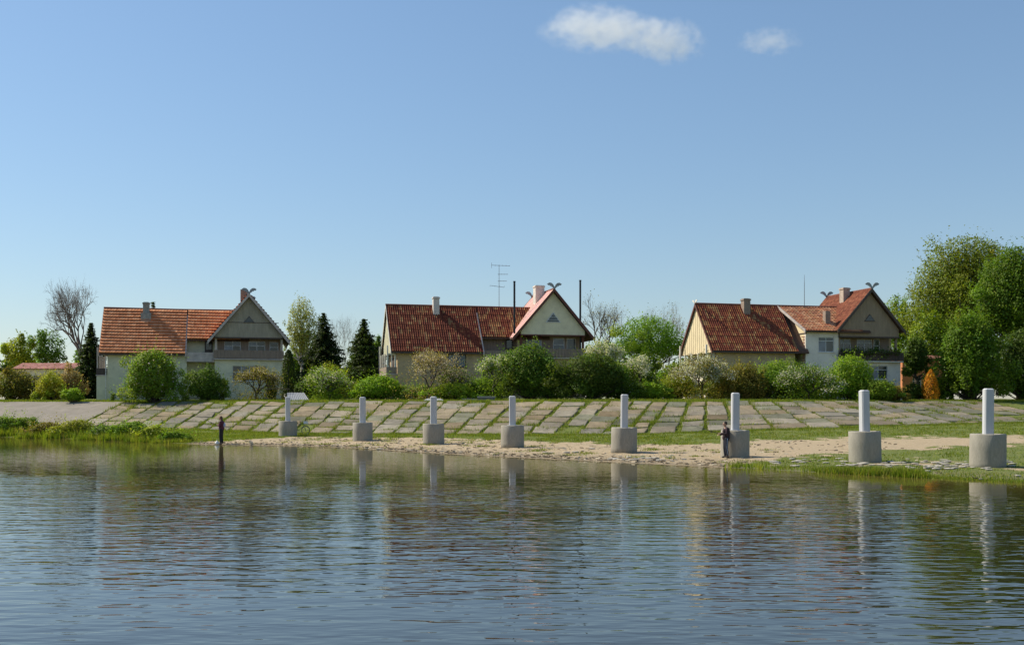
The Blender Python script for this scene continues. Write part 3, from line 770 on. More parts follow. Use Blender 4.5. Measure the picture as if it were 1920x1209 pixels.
        ed.prism([(e0 - .3, low.y, low.z - .15), (Ac, low.y, low.z - .15), (Ac, 4, ZR - .15), (E0, 4, ZR - .15)], (0, 0, .15)); er = ed.build('extension_roof', deck_m, H)
        courses(er, (e0 - .3, -.15, ze + .06), (1, 0, 0), top - low, Ac - e0 - .6, 15, .03, .035, .3, ext['pal'], rnd, taper=(-(e0 - .3 - E0), 0))
        vb = MB(); vb.prism([(e0 - .36, -.2, ze - .12), (E0 - .06, 4, ZR - .16), (E0 - .06, 4, ZR + .10), (e0 - .36, -.2, ze + .15)], (.1, 0, 0)); vb.build('barge_board', wood_pale, er)
        chimney(er, ext['ch'][0], 1.35, ze + .3, ext['ch'][1] - G0, .55, .55, cfg['chim'], False)
    # --- gable wing
    ov = -.3                                             # front verge
    fb = .4
    lh = cfg.get('low_hole')
    lw = MB(); wall_panel(lw, (0, fb, 0), (1, 0, 0), (0, 1, 0), Ac - hw, Ac + hw + cfg.get('lowext', 0), 0, fl - .12, [lh[:4]] if lh else [], .3); lw.build('wall', lo_m, H)
    if lh: window(H, (0, fb, 0), (1, 0, 0), (0, 1, 0), lh[:4], lh[4], lh[5], frame_m, glass_m)
    for s in (-1, 1):
        a = Ac + s * hw; x0, x1 = (a, a + .25) if s < 0 else (a - .25, a)
        MB().box(x0, x1, 1.5, 7.4, 0, GE + .45).build('wall', wall_m, H)
        MB().box(x0, x1, fb + .3, 1.5, 0, fl - .12).build('wall', lo_m, H)
        MB().box(x0 + .02, x1 - .02, fb + .02, fb + .2, fl, pb + .01).build('post', cfg['gpost'], H)
    MB().box(Ac - hw, Ac + hw, 7.1, 7.4, 0, GE).build('wall', wall_m, H)
    gs = (GA - GE) / hr
    rear = MB(); rear.prism([(Ac - hw, 7.4, GE), (Ac + hw, 7.4, GE), (Ac + hw, 7.4, GE + (hr - hw) * gs - .2), (Ac, 7.4, GA - .25), (Ac - hw, 7.4, GE + (hr - hw) * gs - .2)], (0, .2, 0)); rear.build('gable_panel', panel_m, H)
    gh = cfg['rec_holes']
    rw = MB(); wall_panel(rw, (0, 1.5, 0), (1, 0, 0), (0, 1, 0), Ac - hw + .25, Ac + hw - .25, fl, pb + .3, [h[:4] for h in gh], .25); rw.build('recessed_wall', cfg['rec'], H)
    for h in gh: window(H, (0, 1.5, 0), (1, 0, 0), (0, 1, 0), h[:4], h[4], h[5], h[6], h[7], name=h[8] if len(h) > 8 else 'window', depth=.06, sill=False)
    bx0, bx1 = Ac - hw - .12, Ac + hw + .12 + cfg.get('lowext', 0)
    MB().box(bx0, bx1, fb - .35, 1.5, fl - .119, fl).build('balcony_floor', cfg['slabm'], H)
    pa = MB(); pa.box(bx0 + .03, bx1 - .03, fb - .32, fb - .27, fl + .06, fl + .78); pb_ = pa.build('balcony_parapet', cfg['gpar'], H)
    for k in range(int((bx1 - bx0) / .33)):
        x = bx0 + .12 + k * .33
        MB().box(x, x + .27, fb - .345, fb - .322, fl + .05, fl + .80).build('board', cfg['gpar'], pb_)
    MB().box(bx0 + .02, bx1 - .02, fb - .36, fb - .24, fl + .80, fl + .87).build('handrail', cfg['gpar'], pb_)
    # gable panel
    yp = cfg.get('panel_b', .12); zl = GE + (hr - hw) * gs
    gp = MB(); w0 = hw - .05
    z_side = max(pb + .02, GA - (w0) * gs - .28)
    gp.prism([(Ac - w0, yp, pb), (Ac + w0, yp, pb), (Ac + w0, yp, z_side), (Ac, yp, GA - .28), (Ac - w0, yp, z_side)], (0, .28, 0)); g = gp.build('gable_panel', panel_m, H)
    MB().box(Ac - hw - .02, Ac + hw + .02, yp - .03, yp + .25, pb - .14, pb - .003).build('beam', cfg['beam'], H)
    if cfg.get('seam'):
        MB().box(Ac - w0 + .4, Ac + w0 - .4, yp - .02, yp - .002, pb + 1.5, pb + 1.56).build('panel_seam', cfg['beam'], g)
    for k in range(19):
        x = Ac - w0 + .25 + k * (2 * w0 - .5) / 18
        zt = GA - abs(x - Ac) * gs - .42
        if cfg.get('battens') and zt > pb + .15: MB().box(x - .015, x + .015, yp - .018, yp - .001, pb + .02, zt).build('batten', panel_m, g)
    # triangular attic window
    tz, tw, tH = cfg['tri'][0] - G0, cfg['tri'][1], cfg['tri'][2]
    fr = MB(); fr.prism([(Ac - tw, yp - .05, tz), (Ac + tw, yp - .05, tz), (Ac, yp - .05, tz + tH)], (0, .045, 0)); fw_ = fr.build('attic_window', cfg['trim2'], H)
    gl = MB(); gl.prism([(Ac - tw * .82, yp - .065, tz + .07), (Ac + tw * .82, yp - .065, tz + .07), (Ac, yp - .065, tz + tH * .88)], (0, .012, 0)); gl.build('pane', glass_m, fw_)
    for k in range(1, 4):
        z = tz + tH * k / 4; ww = tw * (1 - k / 4) * .85
        MB().box(Ac - ww, Ac + ww, yp - .085, yp - .067, z - .015, z + .015).build('louvre', cfg['trim2'], fw_)
    # gable roof
    R1 = 8.15; gd = MB()
    for s in (-1, 1):
        gd.prism([(Ac + s * hr, ov, GE - .16), (Ac + s * hr, R1, GE - .16), (Ac, R1, GA - .16), (Ac, ov, GA - .16)], (0, 0, .14))
    gr = gd.build('gable_roof', deck_m, H)
    Ls = R1 - ov
    for s in (-1, 1):
        P = (Ac + s * hr, ov if s > 0 else R1, GE); E = (0, 1, 0) if s > 0 else (0, -1, 0); S_ = Vector((-s * hr, 0, GA - GE))
        if cfg.get('sheet'):
            # painted metal sheets, each with a folded seam
            nS = 14
            for k in range(nS):
                p = Vector((Ac + s * hr, ov + Ls * k / nS, GE)); q = Vector((0, Ls / nS - .004, 0)); nn = Vector((s * (GA - GE), 0, hr)).normalized()
                mb = MB(); mb.cur = tuple(c * rnd.uniform(.93, 1.07) for c in cfg['sheet'])
                mb.prism([p + nn * .0, p + q, p + q + S_, p + S_], nn * .03)
                mb.prism([p + nn * .03, p + nn * .03 + Vector((0, .03, 0)), p + nn * .03 + S_ + Vector((0, .03, 0)), p + nn * .03 + S_], nn * .035)
                mb.build('roof_sheet', cfg['sheet_m'], gr)
        else:
            courses(gr, P, E, S_, Ls, 17, cfg['amp'] * .7, cfg['lip'] * .9, .30, cfg['gpal'], rnd)
    MB().tube([(Ac, ov - .02, GA + .06), (Ac, R1, GA + .06)], [.1, .1], 8).build('ridge_cap', cfg['capm'], gr)
    for bb_, m_ in ((ov - .06, cfg['gbarge']), (R1, cfg['gbarge'])):
        for s in (-1, 1):
            b = MB(); b.prism([(Ac + s * (hr + .05), bb_, GE - .05 * gs - .30), (Ac, bb_, GA - .26), (Ac, bb_, GA + .1), (Ac + s * (hr + .05), bb_, GE - .05 * gs + .08)], (0, .055, 0)); b.build('barge_board', m_, gr)
    horns(gr, Ac, ov - .12, GA + .22, cfg.get('hk', .68)); horns(gr, Ac, R1 + .02, GA + .22, cfg.get('hk', .68))
    if cfg.get('endhorn'): horns(roof, -.1, 4, ZR + .15, .45, cfg['endhorn'], along='b')
    # chimneys
    c1 = cfg['ch1']; chimney(roof, c1[0], c1[1], ZR - 1.6, c1[2] - G0, c1[3], c1[3], cfg['chim'], c1[4], c1[5])
    c2 = cfg['ch2']; chimney(gr, c2[0], c2[1], GA - 1.8, c2[2] - G0, c2[3], c2[4], cfg['chim2'], c2[5])
    return H

stucco_g = weathered('greenish_stucco', (0.74, 0.70, 0.50), 0.10, (0.36, 0.37, 0.28), 0.9, .8, 14, 0.3, 0.01)
stucco_c = weathered('cream_stucco', (0.78, 0.71, 0.50), 0.10, (0.48, 0.42, 0.28), 0.9, .8, 14, 0.3, 0.01)
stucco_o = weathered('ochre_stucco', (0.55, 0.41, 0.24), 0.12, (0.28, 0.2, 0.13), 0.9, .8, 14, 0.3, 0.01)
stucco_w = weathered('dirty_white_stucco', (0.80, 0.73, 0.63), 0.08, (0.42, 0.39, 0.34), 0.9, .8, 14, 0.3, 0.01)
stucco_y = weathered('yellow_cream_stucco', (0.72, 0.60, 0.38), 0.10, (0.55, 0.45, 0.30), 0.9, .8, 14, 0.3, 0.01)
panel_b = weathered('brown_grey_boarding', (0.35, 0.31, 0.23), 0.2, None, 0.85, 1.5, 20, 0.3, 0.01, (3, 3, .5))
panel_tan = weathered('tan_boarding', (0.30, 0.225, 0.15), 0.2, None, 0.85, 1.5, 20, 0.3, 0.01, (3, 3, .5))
rec_brown = weathered('brown_plank_wall', (0.28, 0.21, 0.16), 0.25, None, 0.85, 2, 20, 0.3, 0.01, (4, 4, .5))
brick_grey = weathered('grey_chimney_render', (0.33, 0.32, 0.28), 0.25, (0.15, 0.14, 0.12), 0.9, 2.5, 18, 0.4, 0.02)
brick_white = weathered('whitewashed_chimney', (0.66, 0.60, 0.54), 0.12, (0.35, 0.3, 0.26), 0.9, 3, 18, 0.4, 0.02)
brick_brown = weathered('brown_brick_chimney', (0.30, 0.23, 0.18), 0.2, (0.2, 0.15, 0.12), 0.9, 3, 18, 0.4, 0.02)
brick_pale = weathered('pale_brown_chimney', (0.46, 0.37, 0.30), 0.15, (0.28, 0.22, 0.18), 0.9, 3, 18, 0.4, 0.02)
brick_red = weathered('faded_red_trim', (0.34, 0.13, 0.09), 0.2, None, 0.9, 3, 18, 0.3, 0.01)
cap_red = weathered('ridge_tile_red', (0.20, 0.075, 0.05), 0.25, None, 0.85, 3, 18, 0.3, 0.01)
sheet_m = attr_mat('pink_painted_sheet', 0.55, 0.12, 1.2, 0.4)

PAL1 = [(0.64, 0.27, 0.125), (0.68, 0.30, 0.14), (0.60, 0.245, 0.11), (0.70, 0.33, 0.165), (0.56, 0.22, 0.10)]
PAL2 = [(0.17, 0.038, 0.020), (0.15, 0.034, 0.018), (0.20, 0.048, 0.022), (0.13, 0.032, 0.018), (0.22, 0.06, 0.026), (0.26, 0.10, 0.04), (0.17, 0.042, 0.020), (0.30, 0.16, 0.07), (0.16, 0.038, 0.02), (0.19, 0.045, 0.02)]
PAL2B = PAL2 + [(0.30, 0.14, 0.05), (0.26, 0.11, 0.045), (0.36, 0.18, 0.07)]
PAL3 = [(0.22, 0.055, 0.028), (0.19, 0.05, 0.025), (0.26, 0.075, 0.032), (0.17, 0.045, 0.024), (0.33, 0.14, 0.05), (0.24, 0.07, 0.03), (0.32, 0.17, 0.07), (0.20, 0.05, 0.026)]
PAL3E = [(0.40, 0.16, 0.075), (0.45, 0.20, 0.10), (0.36, 0.13, 0.065), (0.48, 0.25, 0.14), (0.33, 0.14, 0.08), (0.42, 0.22, 0.11)]
PAL3G = [(0.19, 0.058, 0.03), (0.17, 0.05, 0.026), (0.21, 0.066, 0.034), (0.155, 0.046, 0.025), (0.23, 0.08, 0.04)]

def R(a0, a1, z1, z0): return (a0, a1, z0 - G0, z1 - G0)
build_house(dict(seed=1, px=186, Y=107, label='left house with orange striped tile roof and grey boarded gable', Aw=8.25, Ac=14.6, hw=3.45, hr=4.1, GE=9.3, GA=14.15, FL=7.5, PB=9.72,
    wall=stucco_g, panel=panel_b, lower=stucco_g, endpanel=panel_b, parapet=wood_dark, post=wood_pale, gpost=wood_pale, mid=stucco_g, midpar=wood_pale, rec=rec_brown, slabm=wood_pale, gpar=rec_brown,
    beam=wood_dark, trim2=wood_dark, sec2=.33, n=15, amp=.02, lip=.17, pal=PAL1, gpal=PAL1, capm=cap_red, barge1=wood_pale, barge2=wood_pale, gbarge=wood_pale, seam=True,
    low_hole=(12.93, 16.38, 5.2 - G0, 6.78 - G0, 4, .42), rec_holes=[(*R(12.1, 13.75, 9.4, 8.0), 2, .35, frame_m, glass_m), (*R(14.55, 16.25, 9.4, 8.0), 2, .35, frame_m, glass_m), (*R(16.7, 17.6, 9.35, 7.53), 1, .3, frame_m, glass_m, 'balcony_door')],
    tri=(11.22, .58, .7), ch1=(4.2, 3.35, 13.4, .62, True, .2), ch2=(14.1, 1.3, 14.75, .75, .9, False), chim=brick_grey, chim2=brick_brown))
build_house(dict(seed=2, px=733.5, Y=103.6, label='middle house with pink sheet gable roof and dark red pantiles', Aw=9.15, Ac=16.4, hw=3.4, hr=4.25, GE=9.45, GA=14.35, FL=7.5, PB=9.8, panel_b=.1,
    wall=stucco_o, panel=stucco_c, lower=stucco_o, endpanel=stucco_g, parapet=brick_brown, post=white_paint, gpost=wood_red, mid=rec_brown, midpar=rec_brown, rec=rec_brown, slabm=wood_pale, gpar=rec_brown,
    beam=wood_red, trim2=frame_m, sec2=.33, n=19, amp=.075, lip=.03, pal=PAL2, pal2=PAL2B, ghost=.35, per=.22, capm=cap_red, barge1=white_paint, barge2=wood_pale, gbarge=wood_red, loggia_frame=True, sheet=(0.74, 0.47, 0.41), sheet_m=sheet_m, gpal=PAL3G,
    front_holes=[(*R(5.75, 7.55, 7.72, 6.45), 2, 0, wood_dark, glass_blue)],
    rec_holes=[(*R(14.0, 15.6, 9.5, 8.2), 2, 0, frame_m, glass_m), (*R(16.8, 18.0, 9.55, 8.2), 1, .5, frame_m, glass_blue), (*R(18.25, 19.2, 9.55, 7.53), 1, 0, white_paint, glass_m, 'balcony_door')],
    tri=(11.02, .8, 1.05), ch1=(5.0, 3.45, 13.65, .62, True, .0), ch2=(15.75, 3.2, 15.05, .95, .95, True), chim=brick_white, chim2=brick_white))
build_house(dict(seed=3, px=1335.5, Y=102.4, label='right house with lit cream end, orange lean-to roof and shaded tan gable', Aw=9.1, Ac=17.05, hw=3.35, hr=3.75, GE=10.1, GA=14.25, FL=7.1, PB=9.55, panel_b=.1, lowext=.35,
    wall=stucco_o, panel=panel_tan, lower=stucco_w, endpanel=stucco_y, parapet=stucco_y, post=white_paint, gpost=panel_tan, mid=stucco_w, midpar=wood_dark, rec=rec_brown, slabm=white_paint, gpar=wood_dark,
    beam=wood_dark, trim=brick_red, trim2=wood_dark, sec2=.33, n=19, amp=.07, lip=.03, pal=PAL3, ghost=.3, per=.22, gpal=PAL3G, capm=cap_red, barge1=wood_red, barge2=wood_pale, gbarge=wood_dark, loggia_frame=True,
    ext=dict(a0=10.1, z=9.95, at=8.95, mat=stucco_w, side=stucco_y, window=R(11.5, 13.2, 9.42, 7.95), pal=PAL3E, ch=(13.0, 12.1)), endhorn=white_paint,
    low_hole=(*R(17.2, 19.3, 6.65, 5.3), 2, .3), rec_holes=[(*R(14.2, 15.8, 9.35, 7.9), 2, .3, frame_m, glass_m), (*R(16.5, 18.2, 9.35, 8.0), 2, .3, frame_m, glass_m), (*R(18.4, 19.1, 9.4, 7.13), 1, .3, frame_m, glass_m, 'balcony_door')],
    tri=(11.05, .62, .75), ch1=(5.2, 3.45, 13.35, .7, True, .0), ch2=(16.4, 3.6, 14.75, .75, .75, True), chim=brick_brown, chim2=brick_pale))
houses = [o for o in COL.objects if o.get('category') == 'house']

def hpt(h, a, b, z):
    """a point of a house's own frame in the world"""
    c, s = math.cos(HT), math.sin(HT)
    return Vector((h.location.x + a * c - b * s, h.location.y + a * s + b * c, z))
# stove pipes beside the middle house's gable, its television aerial, and the mast on the right house
def stove_pipe(px, Y, y_top, y_bot, txt):
    p = at(px, y_bot, Y); q = at(px, y_top, Y)
    e = empty('stove_pipe', (p.x, p.y, p.z)); h = q.z - p.z
    MB().tube([(0, 0, 0), (0, 0, h * .5), (0, 0, h)], [.1, .1, .1], 10).build('pipe', black_metal, e)
    MB().lathe((0, 0, h - .05), [(.12, 0), (.12, .1), (.10, .1)], 12).build('collar', black_metal, e)
    for k in (.25, .6): MB().lathe((0, 0, h * k), [(.115, 0), (.115, .05)], 12).build('clamp', black_metal, e)
    tag(e, txt, 'pipe', 'black stove pipes of the middle house')
stove_pipe(964.5, 105.3, 528, 625, 'tall black stove pipe at left eave of pink sheet roof')
stove_pipe(1088, 108.9, 526, 700, 'tall black stove pipe at right slope of pink sheet roof')
def aerial():
    b = hpt(houses[1], 11.7, 3.95, 12.7); e = empty('television_aerial', b); d = b.y; m = lambda px: px * d / F_PX
    top = at(934, 497, d).z - b.z
    MB().tube([(0, 0, -.1), (0, 0, top)], [.028, .022], 6).build('mast', grey_metal, e)
    def boom(z, x0, x1, n, ln, tilt=0.0):
        c = MB().tube([(x0, 0, z - tilt), (x1, 0, z + tilt)], [.02, .02], 6).build('boom', grey_metal, e)
        for k in range(n):
            x = x0 + (x1 - x0) * k / max(1, n - 1)
            MB().tube([(x, -ln, z), (x, ln, z)], [.01, .01], 5).build('element', grey_metal, c)
    boom(top - .05, -m(14), m(20), 6, .5, -.04); MB().tube([(-m(14), 0, top - .3), (-m(14), 0, top + .25)], [.018, .018], 5).build('element', grey_metal, e)
    boom(top - .95, -m(2), m(16), 4, .35); boom(top - 1.65, -m(2), m(14), 4, .35); boom(top - 2.2, -m(17), m(10), 4, .5, -.1)
    tag(e, 'television aerial with four booms on dark red pantile ridge', 'aerial')
aerial()
def mast():
    b = hpt(houses[2], 12.0, 3.95, 12.75); e = empty('roof_mast', b); h = at(1510, 515, b.y).z - b.z
    MB().tube([(0, 0, -.1), (0, 0, h * .7), (0, 0, h)], [.035, .028, .012], 6).build('mast', grey_metal, e)
    MB().lathe((0, 0, -.12), [(.2, 0), (.16, .12), (.05, .22)], 10).build('mast_foot', black_metal, e)
    tag(e, 'thin bare lightning mast on the right house ridge', 'mast')
mast()
def downpipe():
    p = at(198.5, 748, 107.4)
    e = empty('downpipe', (p.x, p.y, G0))
    MB().tube([(0, 0, 0), (0, 0, 4.1), (.05, -.1, 4.35)], [.05, .05, .05], 8).build('pipe', white_paint, e)
    for z in (1.2, 2.8): MB().lathe((0, 0, z), [(.065, 0), (.065, .05)], 8).build('clamp', grey_metal, e)
    tag(e, 'pale downpipe on front corner of left house', 'downpipe')
downpipe()

# ---------------------------------------------------------------- plants
bark_m = weathered('bark', (0.075, 0.060, 0.048), 0.35, None, 0.95, 3, 16, 0.6, 0.02, (3, 3, .6))
bark_grey = weathered('grey_bark', (0.16, 0.14, 0.12), 0.3, None, 0.95, 3, 16, 0.6, 0.02, (3, 3, .6))
bark_birch = weathered('birch_bark', (0.45, 0.43, 0.40), 0.25, (0.08, 0.07, 0.06), 0.9, 3, 12, 0.4, 0.01, (1, 1, 3), .8)

def rotz(v, n):
    return v
def unit(n, rng):
    d = rng.normal(0, 1, (n, 3)); return d / np.linalg.norm(d, axis=1, keepdims=True)

def leaves(P, N_, size, rng, cols, aspect=0.62, jit=0.8):
    """rhombic leaf-clump faces at P, facing roughly N_"""
    n = len(P); nn = N_ + rng.normal(0, jit, (n, 3)); nn /= np.linalg.norm(nn, axis=1, keepdims=True)
    r = unit(n, rng); a = np.cross(nn, r); a /= np.maximum(1e-6, np.linalg.norm(a, axis=1, keepdims=True)); b = np.cross(nn, a)
    s = size * rng.uniform(0.55, 1.35, (n, 1))
    bend = nn * s * rng.uniform(-.25, .25, (n, 1))
    V = np.stack([P - a * s * .5, P - b * s * .5 * aspect + bend, P + a * s * .5, P + b * s * .5 * aspect + bend], 1).reshape(-1, 3)
    return V, np.arange(4 * n).reshape(-1, 4), cols

def crown_points(clumps, n, rng, shell=0.55, down=0.75):
    """points spread through ellipsoidal clumps, denser to their surface; thinner underneath"""
    C = np.array([c[0] for c in clumps], float); Rr = np.array([c[1] for c in clumps], float)
    w = (Rr[:, 0] * Rr[:, 2] + Rr[:, 0] * Rr[:, 1]); idx = rng.choice(len(C), n, p=w / w.sum())
    d = unit(n, rng); d[:, 2] = np.where(d[:, 2] < -0.2, d[:, 2] * down, d[:, 2])
    rad = shell + (1.08 - shell) * rng.uniform(0, 1, n) ** 0.8; rad = np.where(rng.uniform(0, 1, n) < .06, rad * rng.uniform(1.05, 1.25, n), rad)
    return C[idx] + d * Rr[idx] * rad[:, None], d, idx

def make_clumps(c, r, k, rng, inner=0.5, size=(0.28, 0.46), flatbot=0.35):
    out = []
    for i in range(k):
        d = unit(1, rng)[0]; d[2] = d[2] if d[2] > -flatbot else d[2] * .3
        q = inner + (0.86 - inner) * rng.uniform(0, 1) ** .6; s = rng.uniform(*size)
        out.append((np.array(c) + d * np.array(r) * q, np.array(r) * s * np.array([1, 1, rng.uniform(.65, .95)])))
    return out

def color_leaves(idx, k, base, rng, var=0.22, hue=0.12):
    cl = rng.uniform(1 - var, 1 + var, k); hu = rng.normal(0, hue, k)
    b = np.array(base)[rng.integers(0, len(base), k)] if len(np.shape(base)) > 1 else np.repeat(np.array(base)[None], k, 0)
    c = b[idx] * cl[idx][:, None] * np.array([2.2, 1.92, 1.08])
    c[:, 0] *= 1 + hu[idx]; c *= rng.uniform(.72, 1.28, (len(idx), 1))
    return np.clip(c, 0.004, .9)

def limb(mb, p, q, r0, r1, rnd, n=5, sag=0.08, segs=4):
    p, q = Vector(p), Vector(q); L = (q - p).length
    pts = [p.lerp(q, k / segs) + (Vector((rnd.uniform(-1, 1), rnd.uniform(-1, 1), rnd.uniform(-.6, .8))) * sag * L * math.sin(math.pi * k / segs)) for k in range(segs + 1)]
    mb.tube(pts, [r0 + (r1 - r0) * k / segs for k in range(segs + 1)], n)
    return pts

BR = dict(
    green=[(0.085, 0.150, 0.022), (0.070, 0.130, 0.020), (0.105, 0.170, 0.028)],
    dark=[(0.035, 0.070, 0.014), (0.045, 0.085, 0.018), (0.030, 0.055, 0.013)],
    mid=[(0.060, 0.110, 0.018), (0.075, 0.125, 0.022), (0.050, 0.095, 0.018)],
    yellow=[(0.155, 0.200, 0.026), (0.135, 0.185, 0.026), (0.175, 0.205, 0.035)],
    bright=[(0.110, 0.190, 0.020), (0.130, 0.205, 0.024), (0.095, 0.170, 0.020)],
    olive=[(0.105, 0.105, 0.030), (0.090, 0.095, 0.028), (0.125, 0.115, 0.040)],
    silver=[(0.145, 0.185, 0.075), (0.165, 0.200, 0.090), (0.120, 0.160, 0.060)],
    spruce=[(0.016, 0.030, 0.013), (0.020, 0.036, 0.016), (0.026, 0.044, 0.018)],
    spruce2=[(0.024, 0.042, 0.014), (0.030, 0.055, 0.017), (0.020, 0.036, 0.014)],
    thuja=[(0.020, 0.036, 0.010), (0.028, 0.046, 0.012)],
    gold=[(0.32, 0.16, 0.018), (0.26, 0.13, 0.02), (0.36, 0.20, 0.025)],
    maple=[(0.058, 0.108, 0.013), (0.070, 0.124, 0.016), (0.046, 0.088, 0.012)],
    willow=[(0.088, 0.124, 0.020), (0.074, 0.108, 0.018), (0.104, 0.134, 0.028)],
    white=[(0.70, 0.68, 0.64), (0.62, 0.60, 0.56), (0.75, 0.72, 0.70)],
    pink=[(0.60, 0.50, 0.47), (0.52, 0.43, 0.41), (0.66, 0.57, 0.53)],
    lilac=[(0.13, 0.12, 0.085), (0.16, 0.14, 0.11), (0.10, 0.11, 0.05)],
    reed=[(0.090, 0.155, 0.030), (0.075, 0.130, 0.028), (0.115, 0.170, 0.045)],
)

def plant_root(name, label, cat, X, Y, group=None, dz=0.0):
    e = empty(name, (X, Y, float(gz(X, Y)) + dz)); tag(e, label, cat, group); return e

LAST = [None]
def leafy(name, label, x0, x1, y_top, Y, pal, cat='bush', group=None, trunk=0.0, n=5000, size=0.22, k=16, shell=.5, base_y=None, seed=0, flowers=None, fpal='white', thin=1.0, bark=None, stems=4, depth=0.8, trans=None, tr=0.09, top_bias=0.0, inner=.45, csize=(.28, .46), lean=0.0):
    """bush or broad-leaved tree filling the photo columns x0..x1 up to row y_top at distance Y"""
    rng = np.random.default_rng(seed + 100); rnd = random.Random(seed + 7)
    cx = (x0 + x1) / 2; X = (cx - CX) / F_PX * Y; w = (x1 - x0) / F_PX * Y / 2 * 1.08
    root = plant_root(name, label, cat, X, Y, group); z0 = root.location.z
    top = HC + (HY - y_top) / F_PX * Y - z0; zb = trunk
    if base_y: zb = max(0.0, HC + (HY - base_y) / F_PX * Y - z0)
    if trunk == 0 and not base_y: rz = top * .60; c = (lean, 0, top * .40)          # bushes stand on the ground
    else: rz = (top - zb) / 2; c = (lean, 0, zb + rz)
    nl = max(3, k // 6); cl = []; zlo = 0.0 if (trunk == 0 and not base_y) else zb
    for i in range(nl):                                   # uneven lobes of different height and width
        lx = rng.uniform(-.2, .2) if i == 0 else rng.uniform(-.72, .72); ht = 1.0 if i == 0 else 1 - rng.uniform(.05, .5) * abs(lx) - rng.uniform(0, .18)
        if i in (1, 2): lx = (.62, -.62)[i - 1] * rng.uniform(.85, 1.05); ht = rng.uniform(.55, .9)
        lw = w * rng.uniform(.34, .52); zt = zlo + (top - zlo) * ht; hh = (zt - zlo) * (.56 if zlo == 0 else rng.uniform(.42, .52))
        cc = (lean + lx * w, rng.uniform(-.45, .45) * w * depth, zt - hh)
        cl += make_clumps(cc, (lw, lw * .9, hh * .92), max(3, k // nl), rng, inner=inner, size=csize, flatbot=.8 if zlo == 0 else .5)
    if zlo == 0:                                          # low outer growth that meets the ground
        for i in range(5):
            lx = (-.8, .8, -.4, .45, 0)[i] * rng.uniform(.85, 1.1); hh = top * rng.uniform(.2, .34); lw = w * rng.uniform(.26, .38)
            cl += make_clumps((lean + lx * w, rng.uniform(-.8, .1) * w * depth * .6, hh * .7), (lw, lw * .8, hh), max(2, k // 9), rng, inner=.3, size=(.4, .6), flatbot=.9)
    k = len(cl)
    core = [(np.array(c), np.array((w * .66, w * depth * .6, rz * .7)))] * max(1, len(cl) // 9); cl += core
    n = int(n * thin * 1.5)
    P, d, idx = crown_points(cl, n, rng, shell)
    lowcut = P[:, 2] > max(0.03, zb * .45) ; P, d, idx = P[lowcut], d[lowcut], idx[lowcut]
    cols = color_leaves(idx, len(cl), BR[pal], rng)
    # young shoots that break the outline
    ns = max(6, n // 110); si = rng.choice(len(P), ns); sd = d[si] * np.array([1, 1, .4]) + np.array([0, 0, .9]) + rng.normal(0, .3, (ns, 3)); sl = rng.uniform(.25, .75, ns) * (1.0 + w * .08)
    tt = np.linspace(0, 1, 9); PS = (P[si][:, None] + sd[:, None] * (tt[None, :, None] * sl[:, None, None])).reshape(-1, 3) + rng.normal(0, .05, (ns * 9, 3))
    P = np.concatenate([P, PS]); d = np.concatenate([d, np.repeat(sd, 9, 0)]); cols = np.concatenate([cols, np.repeat(cols[si], 9, 0) * 1.05]); idx = np.concatenate([idx, np.repeat(idx[si], 9)])
    V, Q, C = leaves(P, d + np.array([0, 0, .5]), size, rng, cols)
    if flowers:
        m = int(len(P) * flowers); s = rng.choice(len(P), m); fl_idx = idx[s]
        keep = rng.uniform(0, 1, m) < (0.35 + 0.65 * (np.sin(fl_idx * 2.3) > 0)); s = s[keep]; m = len(s)
        PF = P[s] + d[s] * 0.12 + rng.normal(0, .05, (m, 3))
        fc = np.array(BR[fpal])[rng.integers(0, 3, m)] * rng.uniform(.8, 1.15, (m, 1))
        V2, Q2, C2 = leaves(PF, d[s] + np.array([0, 0, .3]), size * .8, rng, np.clip(fc, 0, .9), .9)
        Q = np.concatenate([Q, Q2 + len(V)]); V = np.concatenate([V, V2]); C = np.concatenate([C, C2])
    me = np_mesh('crown', V, Q, C); link('crown', me, leaf_m, root)
    mb = MB()
    if zb > 0.6 or trunk:
        fork = Vector((lean * .3, 0, zb + rz * .25)); limb(mb, (0, 0, -.2), fork, tr * 2.0, tr * 1.4, rnd, 8, .03)
        for cc, rr in cl[:k:2]:
            limb(mb, fork + Vector((0, 0, rnd.uniform(-.3, .1) * rz * .4)), Vector(cc), tr * .8, tr * .15, rnd, 5, .07)
        mb.build('trunk', bark or bark_m, root, True)
    else:
        for j, (cc, rr) in enumerate(cl[:max(stems, k * 2 // 3)]):
            limb(mb, (rnd.uniform(-.25, .25) * w * .5, rnd.uniform(-.2, .2) * w * .5, -.1), Vector(cc), tr * .6, tr * .12, rnd, 5, .06)
        mb.build('stems', bark or bark_m, root, True)
    LAST[0] = root
    return root

def branching(mb, p, d, L, r, lvl, rnd, tips, maxl, spread=0.55, up=0.18, n=5):
    """recursive bare branching"""
    q = p + d * L; mid = p.lerp(q, .5) + Vector((rnd.uniform(-1, 1), rnd.uniform(-1, 1), rnd.uniform(-.3, .6))) * L * .06
    mb.tube([p, mid, q], [r, r * .84, r * .68], max(3, n), cap=False)
    tips.append((q, lvl))
    if lvl >= maxl: return
    k = 3 if rnd.random() < .5 else 2
    if lvl < 2: k = 3
    for i in range(k):
        ax = d.orthogonal().normalized(); ax.rotate(Matrix.Rotation(rnd.uniform(0, 2 * math.pi), 3, d))
        nd = (d + ax * rnd.uniform(.35, 1.0) * spread * 1.6 + Vector((0, 0, up))).normalized()
        branching(mb, q if i else p.lerp(q, rnd.uniform(.8, 1)), nd, L * rnd.uniform(.66, .88), r * rnd.uniform(.5, .66) if i else r * .66, lvl + 1, rnd, tips, maxl, spread, up, n - 1)

